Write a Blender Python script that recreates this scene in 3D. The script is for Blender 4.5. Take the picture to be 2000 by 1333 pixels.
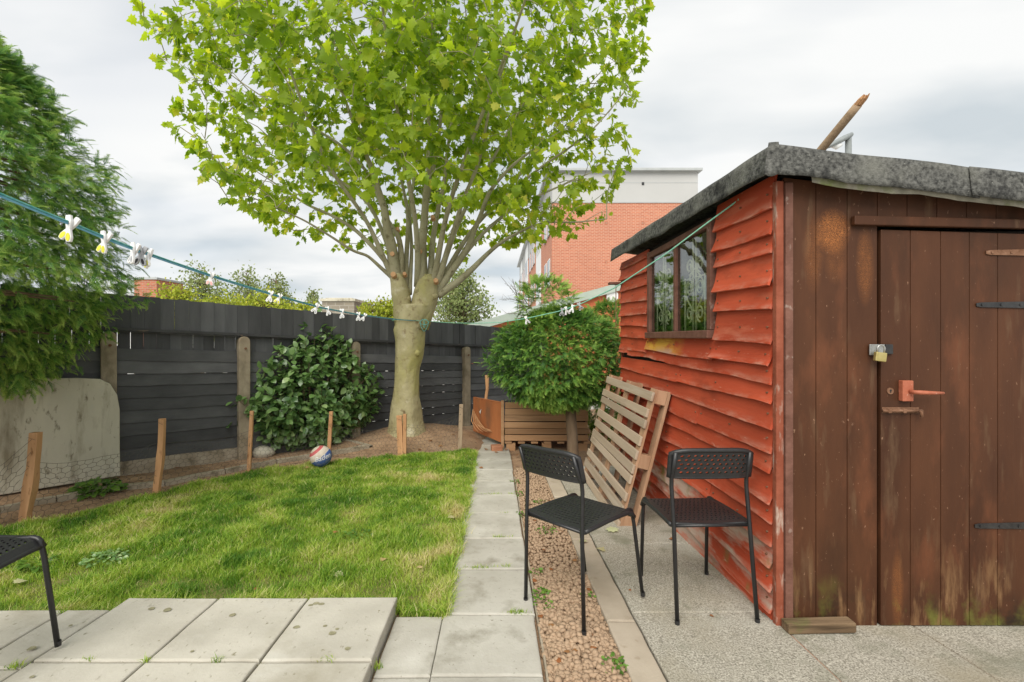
import bpy, bmesh, math, random
import numpy as np
from mathutils import Vector, Matrix, noise as mnoise
for o in list(bpy.data.objects): bpy.data.objects.remove(o)
random.seed(7); rng = np.random.default_rng(7)
R = math.radians
scene = bpy.context.scene
C = scene.collection
# ------------------------------------------------------------------ camera
F, HC, CX, CY = 870.0, 1.2, 968.0, 660.0          # focal length and vanishing point in photo pixels
K = 40.0 / F                                      # the garden falls away from the house by 4.6 %
cam = bpy.data.cameras.new('camera'); camo = bpy.data.objects.new('camera', cam); C.objects.link(camo)
camo.location = (0, 0, HC); camo.rotation_euler = (R(90), 0, 0)
cam.sensor_width = 36; cam.lens = F / 2000 * 36
cam.shift_x = (1000 - CX) / 2000; cam.shift_y = (CY - 666.5) / 2000
cam.clip_start = .05; cam.clip_end = 3000
scene.camera = camo
# ------------------------------------------------------------------ sky and sun
SUN_EL, SUN_AZ = R(46), R(200)                    # azimuth measured clockwise from +Y
w = bpy.data.worlds.new('World'); scene.world = w; w.use_nodes = True
nt = w.node_tree; nt.nodes.clear(); NL = nt.links
def wn(t, **k):
    n = nt.nodes.new(t)
    for a, b in k.items(): setattr(n, a, b)
    return n
out = wn('ShaderNodeOutputWorld'); bg = wn('ShaderNodeBackground'); bg.inputs[1].default_value = .1
sky = wn('ShaderNodeTexSky', sky_type='NISHITA', sun_disc=False, sun_elevation=SUN_EL, sun_rotation=SUN_AZ, air_density=1.0, dust_density=1.5)
tc = wn('ShaderNodeTexCoord'); sep = wn('ShaderNodeSeparateXYZ'); NL.new(tc.outputs['Generated'], sep.inputs[0])
ad = wn('ShaderNodeMath', operation='ADD'); ad.inputs[1].default_value = .22
mx0 = wn('ShaderNodeMath', operation='MAXIMUM'); mx0.inputs[1].default_value = 0; NL.new(sep.outputs[2], mx0.inputs[0]); NL.new(mx0.outputs[0], ad.inputs[0])
dx = wn('ShaderNodeMath', operation='DIVIDE'); dy = wn('ShaderNodeMath', operation='DIVIDE')
NL.new(sep.outputs[0], dx.inputs[0]); NL.new(ad.outputs[0], dx.inputs[1]); NL.new(sep.outputs[1], dy.inputs[0]); NL.new(ad.outputs[0], dy.inputs[1])
cmb = wn('ShaderNodeCombineXYZ'); NL.new(dx.outputs[0], cmb.inputs[0]); NL.new(dy.outputs[0], cmb.inputs[1])
mp = wn('ShaderNodeMapping'); mp.inputs['Scale'].default_value = (.75, 1.25, 1); mp.inputs['Rotation'].default_value = (0, 0, R(-14)); mp.inputs['Location'].default_value = (1.3, .4, 0)
NL.new(cmb.outputs[0], mp.inputs[0])
n1 = wn('ShaderNodeTexNoise'); n1.inputs['Scale'].default_value = 1.5; n1.inputs['Detail'].default_value = 5; n1.inputs['Roughness'].default_value = .45; n1.inputs['Distortion'].default_value = .25
n2 = wn('ShaderNodeTexNoise'); n2.inputs['Scale'].default_value = .9; n2.inputs['Detail'].default_value = 3; n2.inputs['Roughness'].default_value = .5
NL.new(mp.outputs[0], n1.inputs[0]); NL.new(mp.outputs[0], n2.inputs[0])
cr = wn('ShaderNodeValToRGB'); e = cr.color_ramp.elements
e[0].position = .34; e[0].color = (4.2, 4.6, 4.85, 1); e[1].position = .58; e[1].color = (6.4, 6.45, 6.4, 1)
NL.new(n1.outputs[0], cr.inputs[0])
mr = wn('ShaderNodeMapRange'); mr.inputs[1].default_value = .36; mr.inputs[2].default_value = .52; mr.inputs[3].default_value = .8; mr.inputs[4].default_value = 1
NL.new(n2.outputs[0], mr.inputs[0])
mxs = wn('ShaderNodeMix', data_type='RGBA'); NL.new(mr.outputs[0], mxs.inputs[0]); NL.new(sky.outputs[0], mxs.inputs[6]); NL.new(cr.outputs[0], mxs.inputs[7])
NL.new(mxs.outputs[2], bg.inputs[0]); NL.new(bg.outputs[0], out.inputs[0])
sd = bpy.data.lights.new('sun', 'SUN'); sd.energy = 2.6; sd.angle = R(50); sd.color = (1, .95, .87)
so = bpy.data.objects.new('sun', sd); C.objects.link(so)
sv = Vector((math.sin(SUN_AZ) * math.cos(SUN_EL), math.cos(SUN_AZ) * math.cos(SUN_EL), math.sin(SUN_EL)))
so.rotation_euler = (-sv).to_track_quat('-Z', 'Y').to_euler(); so.location = sv * 30
vs = scene.view_settings; vs.view_transform = 'Standard'; vs.look = 'None'; vs.gamma = 1; vs.use_curve_mapping = False; vs.exposure = .6
scene.render.engine = 'CYCLES'
scene.cycles.transparent_max_bounces = 12

# ------------------------------------------------------------------ material helper
def tex(nodes, links, coord, kind, scale, stretch, detail=5, rough=.55, dist=0):
    m = nodes.new('ShaderNodeMapping'); m.inputs['Scale'].default_value = stretch; links.new(coord, m.inputs[0])
    if kind == 'voronoi':
        n = nodes.new('ShaderNodeTexVoronoi'); n.inputs['Scale'].default_value = scale; links.new(m.outputs[0], n.inputs[0]); return n.outputs['Distance']
    if kind == 'cells':
        n = nodes.new('ShaderNodeTexVoronoi'); n.inputs['Scale'].default_value = scale; links.new(m.outputs[0], n.inputs[0]); return n.outputs['Color']
    n = nodes.new('ShaderNodeTexNoise'); n.inputs['Scale'].default_value = scale; n.inputs['Detail'].default_value = detail
    n.inputs['Roughness'].default_value = rough; n.inputs['Distortion'].default_value = dist; links.new(m.outputs[0], n.inputs[0]); return n.outputs[0]
def col(c): return (c[0], c[1], c[2], 1)
def M(name, c1, c2=None, scale=6, rough=.75, bump=.25, bscale=40, stretch=(1, 1, 1), bstretch=None, spec=.25, orand=.0, layers=(), metal=0, lo=.3, hi=.7, bdist=.01, kind='noise', bkind='noise', edge=None):
    """noise between two colours, stain layers (colour, scale, low, high, stretch[, (axis, a, b)]), value jitter per object, bump"""
    m = bpy.data.materials.new(name); m.use_nodes = True; t = m.node_tree; N, L = t.nodes, t.links
    b = N['Principled BSDF']; b.inputs['Roughness'].default_value = rough; b.inputs['Specular IOR Level'].default_value = spec; b.inputs['Metallic'].default_value = metal
    co = N.new('ShaderNodeTexCoord').outputs['Object']
    if c2 is None: c2 = c1
    v = tex(N, L, co, kind, scale, stretch)
    rp = N.new('ShaderNodeValToRGB'); rp.color_ramp.elements[0].position = lo; rp.color_ramp.elements[1].position = hi
    rp.color_ramp.elements[0].color = col(c1); rp.color_ramp.elements[1].color = col(c2); L.new(v, rp.inputs[0]); cur = rp.outputs[0]
    if orand:
        oi = N.new('ShaderNodeObjectInfo'); mr_ = N.new('ShaderNodeMapRange'); mr_.inputs[3].default_value = 1 - orand; mr_.inputs[4].default_value = 1 + orand
        L.new(oi.outputs['Random'], mr_.inputs[0]); hs = N.new('ShaderNodeHueSaturation'); L.new(mr_.outputs[0], hs.inputs['Value']); L.new(cur, hs.inputs['Color']); cur = hs.outputs[0]
    for ly in layers:
        c, s, a, bb, st = ly[:5]
        f = tex(N, L, co, 'noise', s, st, 6, .6); q = N.new('ShaderNodeMapRange'); q.inputs[1].default_value = a; q.inputs[2].default_value = bb; L.new(f, q.inputs[0]); fac = q.outputs[0]
        for box in ly[5:]:
            ax, a0, a1 = box
            sp = N.new('ShaderNodeSeparateXYZ'); L.new(co, sp.inputs[0]); q2 = N.new('ShaderNodeMapRange'); q2.inputs[1].default_value = a0; q2.inputs[2].default_value = a1
            L.new(sp.outputs['XYZ'.index(ax)], q2.inputs[0]); mu = N.new('ShaderNodeMath'); mu.operation = 'MULTIPLY'; L.new(fac, mu.inputs[0]); L.new(q2.outputs[0], mu.inputs[1]); fac = mu.outputs[0]
        mi = N.new('ShaderNodeMix'); mi.data_type = 'RGBA'; L.new(fac, mi.inputs[0]); L.new(cur, mi.inputs[6]); mi.inputs[7].default_value = col(c); cur = mi.outputs[2]
    if edge:
        at_ = N.new('ShaderNodeAttribute'); at_.attribute_name = 'tone'; q1 = N.new('ShaderNodeMapRange'); q1.inputs[1].default_value = .72; q1.inputs[2].default_value = 1.0; L.new(at_.outputs['Fac'], q1.inputs[0])
        f = tex(N, L, co, 'noise', 26, (1, .25, 1), 6, .65); q2 = N.new('ShaderNodeMapRange'); q2.inputs[1].default_value = .45; q2.inputs[2].default_value = .7; L.new(f, q2.inputs[0]); mu = N.new('ShaderNodeMath'); mu.operation = 'MULTIPLY'; L.new(q1.outputs[0], mu.inputs[0]); L.new(q2.outputs[0], mu.inputs[1])
        mi = N.new('ShaderNodeMix'); mi.data_type = 'RGBA'; L.new(mu.outputs[0], mi.inputs[0]); L.new(cur, mi.inputs[6]); mi.inputs[7].default_value = col(edge); cur = mi.outputs[2]
    L.new(cur, b.inputs['Base Color'])
    if bump:
        h = tex(N, L, co, bkind, bscale, bstretch or stretch); bp = N.new('ShaderNodeBump'); bp.inputs['Strength'].default_value = bump; bp.inputs['Distance'].default_value = bdist
        L.new(h, bp.inputs['Height']); L.new(bp.outputs[0], b.inputs['Normal'])
    return m
def foliage(name, stops, transl=.4, rough=.45, spec=.35, tint=(1, 1, 1)):
    """leaf colour from the per-leaf attribute 'tone', with light passing through"""
    m = bpy.data.materials.new(name); m.use_nodes = True; t = m.node_tree; N, L = t.nodes, t.links
    b = N['Principled BSDF']; b.inputs['Roughness'].default_value = rough; b.inputs['Specular IOR Level'].default_value = spec
    at = N.new('ShaderNodeAttribute'); at.attribute_name = 'tone'
    rp = N.new('ShaderNodeValToRGB'); el = rp.color_ramp.elements
    while len(el) < len(stops): el.new(.5)
    for i, (p, c) in enumerate(stops): el[i].position = p; el[i].color = col(c)
    L.new(at.outputs['Fac'], rp.inputs[0]); L.new(rp.outputs[0], b.inputs['Base Color'])
    if transl:
        tr = N.new('ShaderNodeBsdfTranslucent'); mu = N.new('ShaderNodeMix'); mu.data_type = 'RGBA'; mu.blend_type = 'MULTIPLY'; mu.inputs[0].default_value = 1
        L.new(rp.outputs[0], mu.inputs[6]); mu.inputs[7].default_value = col(tint); L.new(mu.outputs[2], tr.inputs[0])
        ms = N.new('ShaderNodeMixShader'); ms.inputs[0].default_value = transl; L.new(b.outputs[0], ms.inputs[1]); L.new(tr.outputs[0], ms.inputs[2]); L.new(ms.outputs[0], N['Material Output'].inputs[0])
    return m
def brick_mat(name, c1, c2, mortar, bw=.225, bh=.075):
    m = bpy.data.materials.new(name); m.use_nodes = True; t = m.node_tree; N, L = t.nodes, t.links; b = N['Principled BSDF']; b.inputs['Roughness'].default_value = .9
    co = N.new('ShaderNodeTexCoord').outputs['Object']; sp = N.new('ShaderNodeSeparateXYZ'); L.new(co, sp.inputs[0])
    a = N.new('ShaderNodeMath'); a.operation = 'ADD'; L.new(sp.outputs[0], a.inputs[0]); L.new(sp.outputs[1], a.inputs[1])
    cb = N.new('ShaderNodeCombineXYZ'); L.new(a.outputs[0], cb.inputs[0]); L.new(sp.outputs[2], cb.inputs[1])
    br = N.new('ShaderNodeTexBrick'); br.inputs['Scale'].default_value = 1; br.inputs['Brick Width'].default_value = bw; br.inputs['Row Height'].default_value = bh; br.inputs['Mortar Size'].default_value = .011; br.inputs['Bias'].default_value = 0
    br.inputs['Color1'].default_value = col(c1); br.inputs['Color2'].default_value = col(c2); br.inputs['Mortar'].default_value = col(mortar); L.new(cb.outputs[0], br.inputs[0])
    nz = tex(N, L, co, 'noise', .5, (1, 1, 1)); hs = N.new('ShaderNodeHueSaturation'); q = N.new('ShaderNodeMapRange'); q.inputs[3].default_value = .8; q.inputs[4].default_value = 1.2; L.new(nz, q.inputs[0]); L.new(q.outputs[0], hs.inputs['Value']); L.new(br.outputs[0], hs.inputs['Color']); L.new(hs.outputs[0], b.inputs['Base Color'])
    bp = N.new('ShaderNodeBump'); bp.inputs['Strength'].default_value = .4; bp.inputs['Distance'].default_value = .02; bp.invert = True; L.new(br.outputs['Fac'], bp.inputs['Height']); L.new(bp.outputs[0], b.inputs['Normal'])
    return m

# ------------------------------------------------------------------ materials
WX, WY, WZ = (.08, 1, 1), (1, .08, 1), (1, 1, .08)      # grain running along x, y or z
mat = {}
mat['soil'] = M('soil', (.24, .15, .09), (.44, .29, .18), 5, .95, .9, 38, bdist=.02, layers=[((.36, .25, .165), 2.2, .5, .72, (1, 1, 1)), ((.1, .06, .04), 17, .58, .72, (1, 1, 1))])
mat['ground'] = M('ground', (.42, .41, .38), (.58, .57, .53), .6, .9, .3, 20)
mat['slab'] = M('slab', (.36, .34, .29), (.52, .5, .44), 3.5, .9, .35, 90, bdist=.004, orand=.07, layers=[((.27, .25, .2), 7, .52, .74, (1, 1, 1)), ((.6, .58, .52), 2.2, .55, .8, (1, 1, 1)), ((.22, .2, .15), 60, .63, .72, (1, 1, 1))])
mat['patio_slab'] = M('patio_slab', (.4, .375, .315), (.56, .53, .455), 3, .9, .35, 80, bdist=.004, orand=.05, layers=[((.33, .3, .23), 2.3, .5, .72, (1, 1, 1)), ((.25, .23, .17), 50, .62, .72, (1, .5, 1)), ((.22, .2, .13), 24, .67, .74, (1, 1, 1)), ((.56, .54, .48), 5, .6, .8, (1, 1, 1))])
mat['lichen'] = M('lichen', (.2, .185, .11), (.33, .31, .2), 40, .95, .3, 90)
mat['aggregate'] = M('aggregate', (.15, .135, .105), (.55, .515, .43), 150, .9, .7, 150, bdist=.005, lo=.32, hi=.68, layers=[((.3, .265, .19), 2, .5, .75, (1, 1, 1)), ((.2, .195, .14), 5, .54, .72, (1, 1, 1)), ((.5, .49, .43), 1.1, .55, .75, (1, 1, 1))])
mat['kerb'] = M('kerb', (.34, .285, .215), (.46, .395, .31), 4, .92, .4, 110, bdist=.004, orand=.06, layers=[((.27, .21, .14), 12, .6, .75, (1, 1, 1))])
mat['mortar'] = M('mortar', (.34, .17, .11), (.45, .27, .18), 20, .95, .3, 60)
mat['edging'] = M('edging', (.3, .25, .18), (.46, .4, .31), 7, .95, .6, 40, layers=[((.12, .1, .06), 9, .55, .75, (1, 1, 1))])
mat['old_concrete'] = M('old_concrete', (.47, .44, .35), (.64, .6, .49), 2.6, .95, .4, 50, bdist=.006, stretch=(1, 1, .4), bstretch=(1, 1, 1), layers=[((.26, .225, .16), 5, .52, .72, (1.6, 1.6, .35)), ((.18, .15, .1), 22, .6, .72, (1, 1, .4)), ((.5, .48, .41), 9, .58, .75, (1, 1, .6))])
mat['post_concrete'] = M('post_concrete', (.25, .2, .14), (.38, .32, .235), 8, .95, .5, 80, bdist=.005, orand=.1, layers=[((.13, .11, .07), 6, .52, .75, (1, 1, .4))])
mat['black_wood'] = M('black_wood', (.075, .076, .079), (.11, .111, .114), 9, .62, .5, 60, stretch=(.5, .5, 1), bstretch=(.06, .06, 1), orand=.35, bdist=.004, layers=[((.12, .115, .105), 30, .68, .8, (.1, .1, 1))])
mat['black_plank'] = M('black_plank', (.07, .072, .076), (.108, .11, .114), 9, .62, .5, 60, stretch=(1, 1, .2), bstretch=(1, 1, .06), orand=.35, bdist=.004, layers=[((.13, .125, .115), 30, .68, .8, (1, 1, .1))])
mat['rail_wood'] = M('rail_wood', (.05, .05, .052), (.075, .075, .077), 9, .7, .4, 60, layers=[((.3, .22, .15), 5, .62, .7, (1, 1, 6))])
mat['stake'] = M('stake', (.42, .215, .10), (.58, .33, .17), 14, .8, .4, 60, stretch=(1, 1, .15), orand=.12, layers=[((.25, .12, .05), 20, .6, .7, (1, 1, .4))])
mat['offcut'] = M('offcut', (.14, .09, .05), (.25, .17, .1), 12, .9, .6, 50, stretch=WX, layers=[((.14, .14, .05), 7, .52, .68, (1, 1, 1)), ((.07, .045, .025), 14, .55, .7, WX)])
mat['stake_grey'] = M('stake_grey', (.28, .2, .13), (.42, .32, .22), 14, .85, .4, 60, stretch=(1, 1, .15))
mat['wire'] = M('wire', (.11, .1, .085), None, rough=.5, bump=0, metal=.6)
RED1, RED2 = (.37, .053, .022), (.53, .092, .04)
red_layers = [((.5, .135, .075), 7, .58, .72, (1, .25, 1.2)), ((.16, .03, .015), 4, .55, .8, (1, .4, 1)), ((.55, .3, .22), 42, .66, .76, (1, .3, 1))]
mat['red_board'] = M('red_board', RED1, RED2, 3.2, .68, .55, 55, stretch=(1, .35, 1), bstretch=(1, .06, 1), orand=.13, bdist=.004, edge=(.52, .24, .17), layers=red_layers)
mat['red_board_low'] = M('red_board_low', RED1, RED2, 3.2, .75, .6, 55, stretch=(1, .35, 1), bstretch=(1, .06, 1), orand=.13, bdist=.004, edge=(.52, .24, .17), layers=red_layers + [((.46, .34, .27), 9, .47, .6, (1, .25, 1)), ((.2, .16, .05), 4, .56, .7, (1, 1, 1))])
mat['red_board_yellow'] = M('red_board_yellow', RED1, RED2, 3.2, .68, .5, 55, stretch=(1, .35, 1), bstretch=(1, .06, 1), bdist=.004, edge=(.52, .24, .17), layers=red_layers + [((.62, .33, .05), 6, .42, .56, (1, .6, 1.5), ('Y', 2.95, 3.25)), ((.45, .3, .24), 10, .5, .62, (1, .3, 1), ('Z', 1.15, 1.08))])
mat['red_trim'] = M('red_trim', (.2, .05, .025), (.3, .09, .05), 10, .75, .4, 40, layers=[((.42, .33, .27), 22, .56, .68, (1, 1, .25))])
brown_layers = [((.15, .052, .022), 4, .55, .74, (1, 1, .35)), ((.035, .016, .007), 2.2, .52, .75, (1, 1, .4)), ((.13, .075, .04), 7, .58, .75, (1.5, 1, .25)), ((.28, .16, .1), 70, .66, .74, (1, 1, .6)),
                ((.13, .135, .025), 4.5, .52, .66, (1, 1, .7), ('Z', .15, -.02)), ((.2, .11, .05), 14, .53, .68, (1.6, 1, .25), ('Z', .35, .02)), ((.02, .013, .007), 5, .52, .66, (1, 1, 1), ('Z', .08, -.04))]
mat['brown'] = M('brown', (.052, .019, .008), (.09, .034, .014), 6, .6, .45, 60, stretch=(1, 1, .25), bstretch=(1, 1, .04), spec=.25, orand=.1, bdist=.003, layers=brown_layers)
def scrub(m, marks):
    t = m.node_tree; N, L = t.nodes, t.links; b = N['Principled BSDF']; cur = b.inputs['Base Color'].links[0].from_socket; co = N.new('ShaderNodeTexCoord').outputs['Object']
    for (x, z, rx, rz_, strength, sc) in marks:
        mp_ = N.new('ShaderNodeMapping'); mp_.inputs['Location'].default_value = (-x / rx, 0, -z / rz_); mp_.inputs['Scale'].default_value = (1 / rx, 0, 1 / rz_); L.new(co, mp_.inputs[0])
        ln = N.new('ShaderNodeVectorMath'); ln.operation = 'LENGTH'; L.new(mp_.outputs[0], ln.inputs[0]); q_ = N.new('ShaderNodeMapRange'); q_.inputs[1].default_value = 1.0; q_.inputs[2].default_value = .45; L.new(ln.outputs['Value'], q_.inputs[0])
        wv = N.new('ShaderNodeTexWave'); wv.wave_type = 'RINGS'; wv.inputs['Scale'].default_value = sc; wv.inputs['Distortion'].default_value = 14; wv.inputs['Detail'].default_value = 5; wv.inputs['Detail Scale'].default_value = 2.3; L.new(mp_.outputs[0], wv.inputs[0])
        ns_ = tex(N, L, co, 'noise', 55, (1, 1, .4), 6, .75); mu = N.new('ShaderNodeMath'); mu.operation = 'MULTIPLY'; L.new(q_.outputs[0], mu.inputs[0]); L.new(wv.outputs['Fac'], mu.inputs[1]); m2 = N.new('ShaderNodeMath'); m2.operation = 'MULTIPLY'; L.new(mu.outputs[0], m2.inputs[0]); L.new(ns_, m2.inputs[1]); m3 = N.new('ShaderNodeMath'); m3.operation = 'MULTIPLY'; m3.use_clamp = True; L.new(m2.outputs[0], m3.inputs[0]); m3.inputs[1].default_value = strength
        mi = N.new('ShaderNodeMix'); mi.data_type = 'RGBA'; L.new(m3.outputs[0], mi.inputs[0]); L.new(cur, mi.inputs[6]); mi.inputs[7].default_value = (.36, .13, .035, 1); cur = mi.outputs[2]
    L.new(cur, b.inputs['Base Color'])
scrub(mat['brown'], [(1.505, 1.675, .085, .11, 1.9, 5), (1.42, 1.58, .05, .2, .7, 9), (1.65, 1.52, .045, .19, .9, 9), (1.52, 1.55, .06, .12, .6, 9), (1.79, .08, .03, .2, .8, 9)])
mat['brown_frame'] = M('brown_frame', (.11, .048, .032), (.19, .09, .065), 12, .7, .5, 40, layers=[((.32, .24, .2), 20, .62, .74, (1, 1, 1))])
mat['felt'] = M('felt', (.03, .031, .029), (.15, .15, .138), 60, .95, .9, 130, bdist=.006, lo=.33, hi=.67, layers=[((.19, .19, .165), 3, .52, .75, (1, 1, 1)), ((.02, .02, .02), 7, .54, .68, (1, 1, 1)), ((.45, .45, .4), 70, .68, .74, (1, 1, 1))])
mat['felt_pale'] = M('felt_pale', (.2, .19, .15), (.34, .32, .26), 20, .95, .6, 60, layers=[((.16, .19, .06), 6, .52, .7, (1, 1, 1))])
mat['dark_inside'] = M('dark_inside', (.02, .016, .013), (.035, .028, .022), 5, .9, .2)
mat['rust'] = M('rust', (.13, .06, .03), (.24, .13, .08), 30, .8, .4, 60, layers=[((.4, .33, .27), 60, .66, .75, (1, 1, 1))])
mat['black_metal'] = M('black_metal', (.012, .012, .013), (.03, .03, .03), 30, .4, .15, 60, spec=.5)
mat['steel'] = M('steel', (.34, .35, .34), (.5, .5, .48), 40, .38, .15, 60, metal=.8)
mat['brass'] = M('brass', (.42, .34, .12), (.55, .46, .2), 30, .4, .1, 60, metal=.7)
mat['handle'] = M('handle', (.33, .095, .05), (.42, .14, .08), 30, .5, .2, 50, layers=[((.65, .5, .42), 60, .66, .72, (1, 1, 1))])
mat['ivory_iron'] = M('ivory_iron', (.6, .53, .36), (.72, .66, .48), 30, .5, .1, 50)
mat['black_plastic'] = M('black_plastic', (.017, .017, .018), (.024, .024, .025), 60, .42, .25, 260, spec=.45, bdist=.001)
mat['chair_tube'] = M('chair_tube', (.013, .013, .014), (.019, .019, .02), 40, .36, .05, 90, spec=.5)
pw = [((.17, .12, .08), 9, .58, .74, WY), ((.5, .44, .36), 6, .55, .75, WY)]
mat['pallet'] = M('pallet', (.33, .25, .175), (.46, .37, .28), 7, .85, .5, 60, stretch=WY, bdist=.003, orand=.13, layers=pw)
mat['pallet_edge'] = M('pallet_edge', (.33, .19, .11), (.46, .29, .18), 9, .85, .5, 60, stretch=(1, 1, .15), orand=.13, layers=[((.16, .1, .06), 9, .58, .74, (1, 1, .2))])
mat['crate_plank'] = M('crate_plank', (.34, .19, .095), (.48, .3, .17), 8, .85, .5, 60, stretch=WX, orand=.2, layers=[((.2, .12, .07), 8, .56, .74, WX)])
mat['orange_panel'] = M('orange_panel', (.36, .12, .045), (.5, .19, .075), 4, .65, .3, 40, stretch=(1, 1, .3), layers=[((.26, .12, .06), 5, .5, .7, (1, 1, .4))])
mat['white_patch'] = M('white_patch', (.75, .74, .7), None, bump=0)
mat['brick_loose'] = M('brick_loose', (.36, .15, .08), (.48, .24, .14), 15, .9, .5, 60)
mat['plane_bark'] = M('plane_bark', (.30, .26, .13), (.48, .43, .26), 4, .85, .8, 11, stretch=(1, 1, .8), bdist=.03, layers=[((.2, .15, .08), 11, .57, .7, (1, 1, .9)), ((.6, .55, .4), 4, .58, .72, (1, 1, 1)), ((.38, .35, .13), 2.4, .5, .7, (1, 1, .5))])
mat['limb_bark'] = M('limb_bark', (.28, .255, .16), (.43, .40, .28), 6, .85, .5, 30, stretch=(1, 1, .4), layers=[((.14, .12, .06), 14, .58, .72, (1, 1, 1))])
mat['cut_wood'] = M('cut_wood', (.5, .27, .13), (.62, .38, .22), 30, .8, .2, 60)
mat['bark'] = M('bark', (.12, .08, .05), (.22, .155, .1), 14, .95, .9, 50, stretch=(1, 1, .2), bdist=.01)
mat['grey_twig'] = M('grey_twig', (.2, .18, .16), (.3, .27, .24), 14, .95, .2)
mat['pole_wood'] = M('pole_wood', (.3, .2, .12), (.4, .29, .19), 10, .75, .3, 60)
mat['rope'] = M('rope', (.06, .28, .26), (.16, .42, .38), 60, .6, .5, 400, bdist=.002)
mat['rope_blue'] = M('rope_blue', (.1, .3, .45), (.2, .45, .55), 60, .6, .5, 400, bdist=.002)
mat['rope_pale'] = M('rope_pale', (.16, .46, .33), (.3, .6, .45), 60, .6, .4, 400, bdist=.002)
mat['peg_white'] = M('peg_white', (.72, .72, .71), (.8, .8, .79), 20, .4, 0)
mat['peg_grey'] = M('peg_grey', (.3, .31, .33), (.42, .43, .45), 20, .45, 0)
mat['peg_yellow'] = M('peg_yellow', (.6, .58, .03), (.68, .65, .06), 20, .4, 0)
mat['peg_pink'] = M('peg_pink', (.7, .36, .34), (.76, .45, .42), 20, .4, 0)
mat['flats_brick'] = brick_mat('flats_brick', (.52, .185, .105), (.43, .14, .08), (.56, .34, .24))
mat['chimney_brick'] = brick_mat('chimney_brick', (.5, .15, .08), (.36, .11, .06), (.4, .28, .2))
mat['grey_brick'] = brick_mat('grey_brick', (.3, .26, .2), (.2, .175, .14), (.36, .33, .28), .3, .12)
mat['cladding'] = M('cladding', (.42, .42, .41), (.48, .48, .47), .3, .6, 0)
mat['cladding_white'] = M('cladding_white', (.74, .75, .75), None, .3, .6, 0)
mat['roof_grey'] = M('roof_grey', (.36, .38, .38), (.44, .46, .46), 2, .6, 0)
mat['roof_green'] = M('roof_green', (.36, .43, .37), (.44, .5, .44), 3, .7, .1)
mat['red_render'] = M('red_render', (.5, .135, .06), (.58, .18, .085), 4, .9, .2, 30)
mat['lamp_metal'] = M('lamp_metal', (.2, .22, .22), (.28, .3, .3), 8, .5, 0)
def glass_mat(name, c):
    m = bpy.data.materials.new(name); m.use_nodes = True; N, L = m.node_tree.nodes, m.node_tree.links
    g = N.new('ShaderNodeBsdfGlossy'); g.inputs['Roughness'].default_value = .015; t = N.new('ShaderNodeBsdfTransparent'); t.inputs[0].default_value = col(c)
    lw = N.new('ShaderNodeLayerWeight'); lw.inputs[0].default_value = .5; pw_ = N.new('ShaderNodeMath'); pw_.operation = 'POWER'; pw_.inputs[1].default_value = 4; L.new(lw.outputs['Facing'], pw_.inputs[0]); fr = N.new('ShaderNodeMapRange'); fr.inputs[3].default_value = .09; fr.inputs[4].default_value = .9; L.new(pw_.outputs[0], fr.inputs[0]); ms = N.new('ShaderNodeMixShader')
    nz = N.new('ShaderNodeTexNoise'); nz.inputs['Scale'].default_value = 3; co = N.new('ShaderNodeTexCoord'); L.new(co.outputs['Object'], nz.inputs[0]); bp = N.new('ShaderNodeBump'); bp.inputs['Strength'].default_value = .1; bp.inputs['Distance'].default_value = .02; L.new(nz.outputs[0], bp.inputs['Height']); L.new(bp.outputs[0], g.inputs['Normal'])
    L.new(fr.outputs[0], ms.inputs[0]); L.new(t.outputs[0], ms.inputs[1]); L.new(g.outputs[0], ms.inputs[2]); L.new(ms.outputs[0], N['Material Output'].inputs[0]); return m
mat['glass'] = glass_mat('glass', (.8, .85, .83))
mat['far_glass'] = M('far_glass', (.1, .12, .14), (.3, .34, .37), .8, .12, 0, spec=.6)
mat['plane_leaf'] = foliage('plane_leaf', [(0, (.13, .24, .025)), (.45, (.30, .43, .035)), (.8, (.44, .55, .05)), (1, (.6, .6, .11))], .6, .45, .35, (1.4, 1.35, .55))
mat['cypress'] = foliage('cypress', [(0, (.05, .15, .05)), (.45, (.19, .38, .07)), (1, (.66, .8, .2))], .42, .5, .3)
mat['cypress2'] = foliage('cypress2', [(0, (.03, .1, .03)), (.45, (.13, .29, .045)), (1, (.44, .62, .12))], .35, .5, .3)
mat['camellia'] = foliage('camellia', [(0, (.08, .17, .06)), (.55, (.2, .35, .1)), (1, (.46, .6, .27))], .3, .34, .9)
mat['grass'] = foliage('grass', [(0, (.10, .24, .03)), (.45, (.31, .48, .055)), (.78, (.5, .59, .11)), (1, (.7, .62, .34))], .42, .5, .3, (1.1, 1.1, .7))
mat['lawn_soil'] = M('lawn_soil', (.1, .11, .03), (.2, .19, .06), 9, .95, .8, 40)
mat['birch_leaf'] = foliage('birch_leaf', [(0, (.17, .23, .08)), (.6, (.31, .37, .14)), (1, (.44, .47, .22))], .4, .6, .2)
mat['lime_leaf'] = foliage('lime_leaf', [(0, (.22, .29, .04)), (.6, (.42, .48, .05)), (1, (.6, .56, .07))], .4, .6, .2)
mat['weed'] = foliage('weed', [(0, (.05, .13, .02)), (1, (.17, .3, .04))], .3)
mat['dry_leaf'] = foliage('dry_leaf', [(0, (.28, .1, .035)), (.5, (.4, .22, .09)), (.8, (.5, .4, .2)), (1, (.5, .52, .3))], .2, .7, .2)

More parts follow.
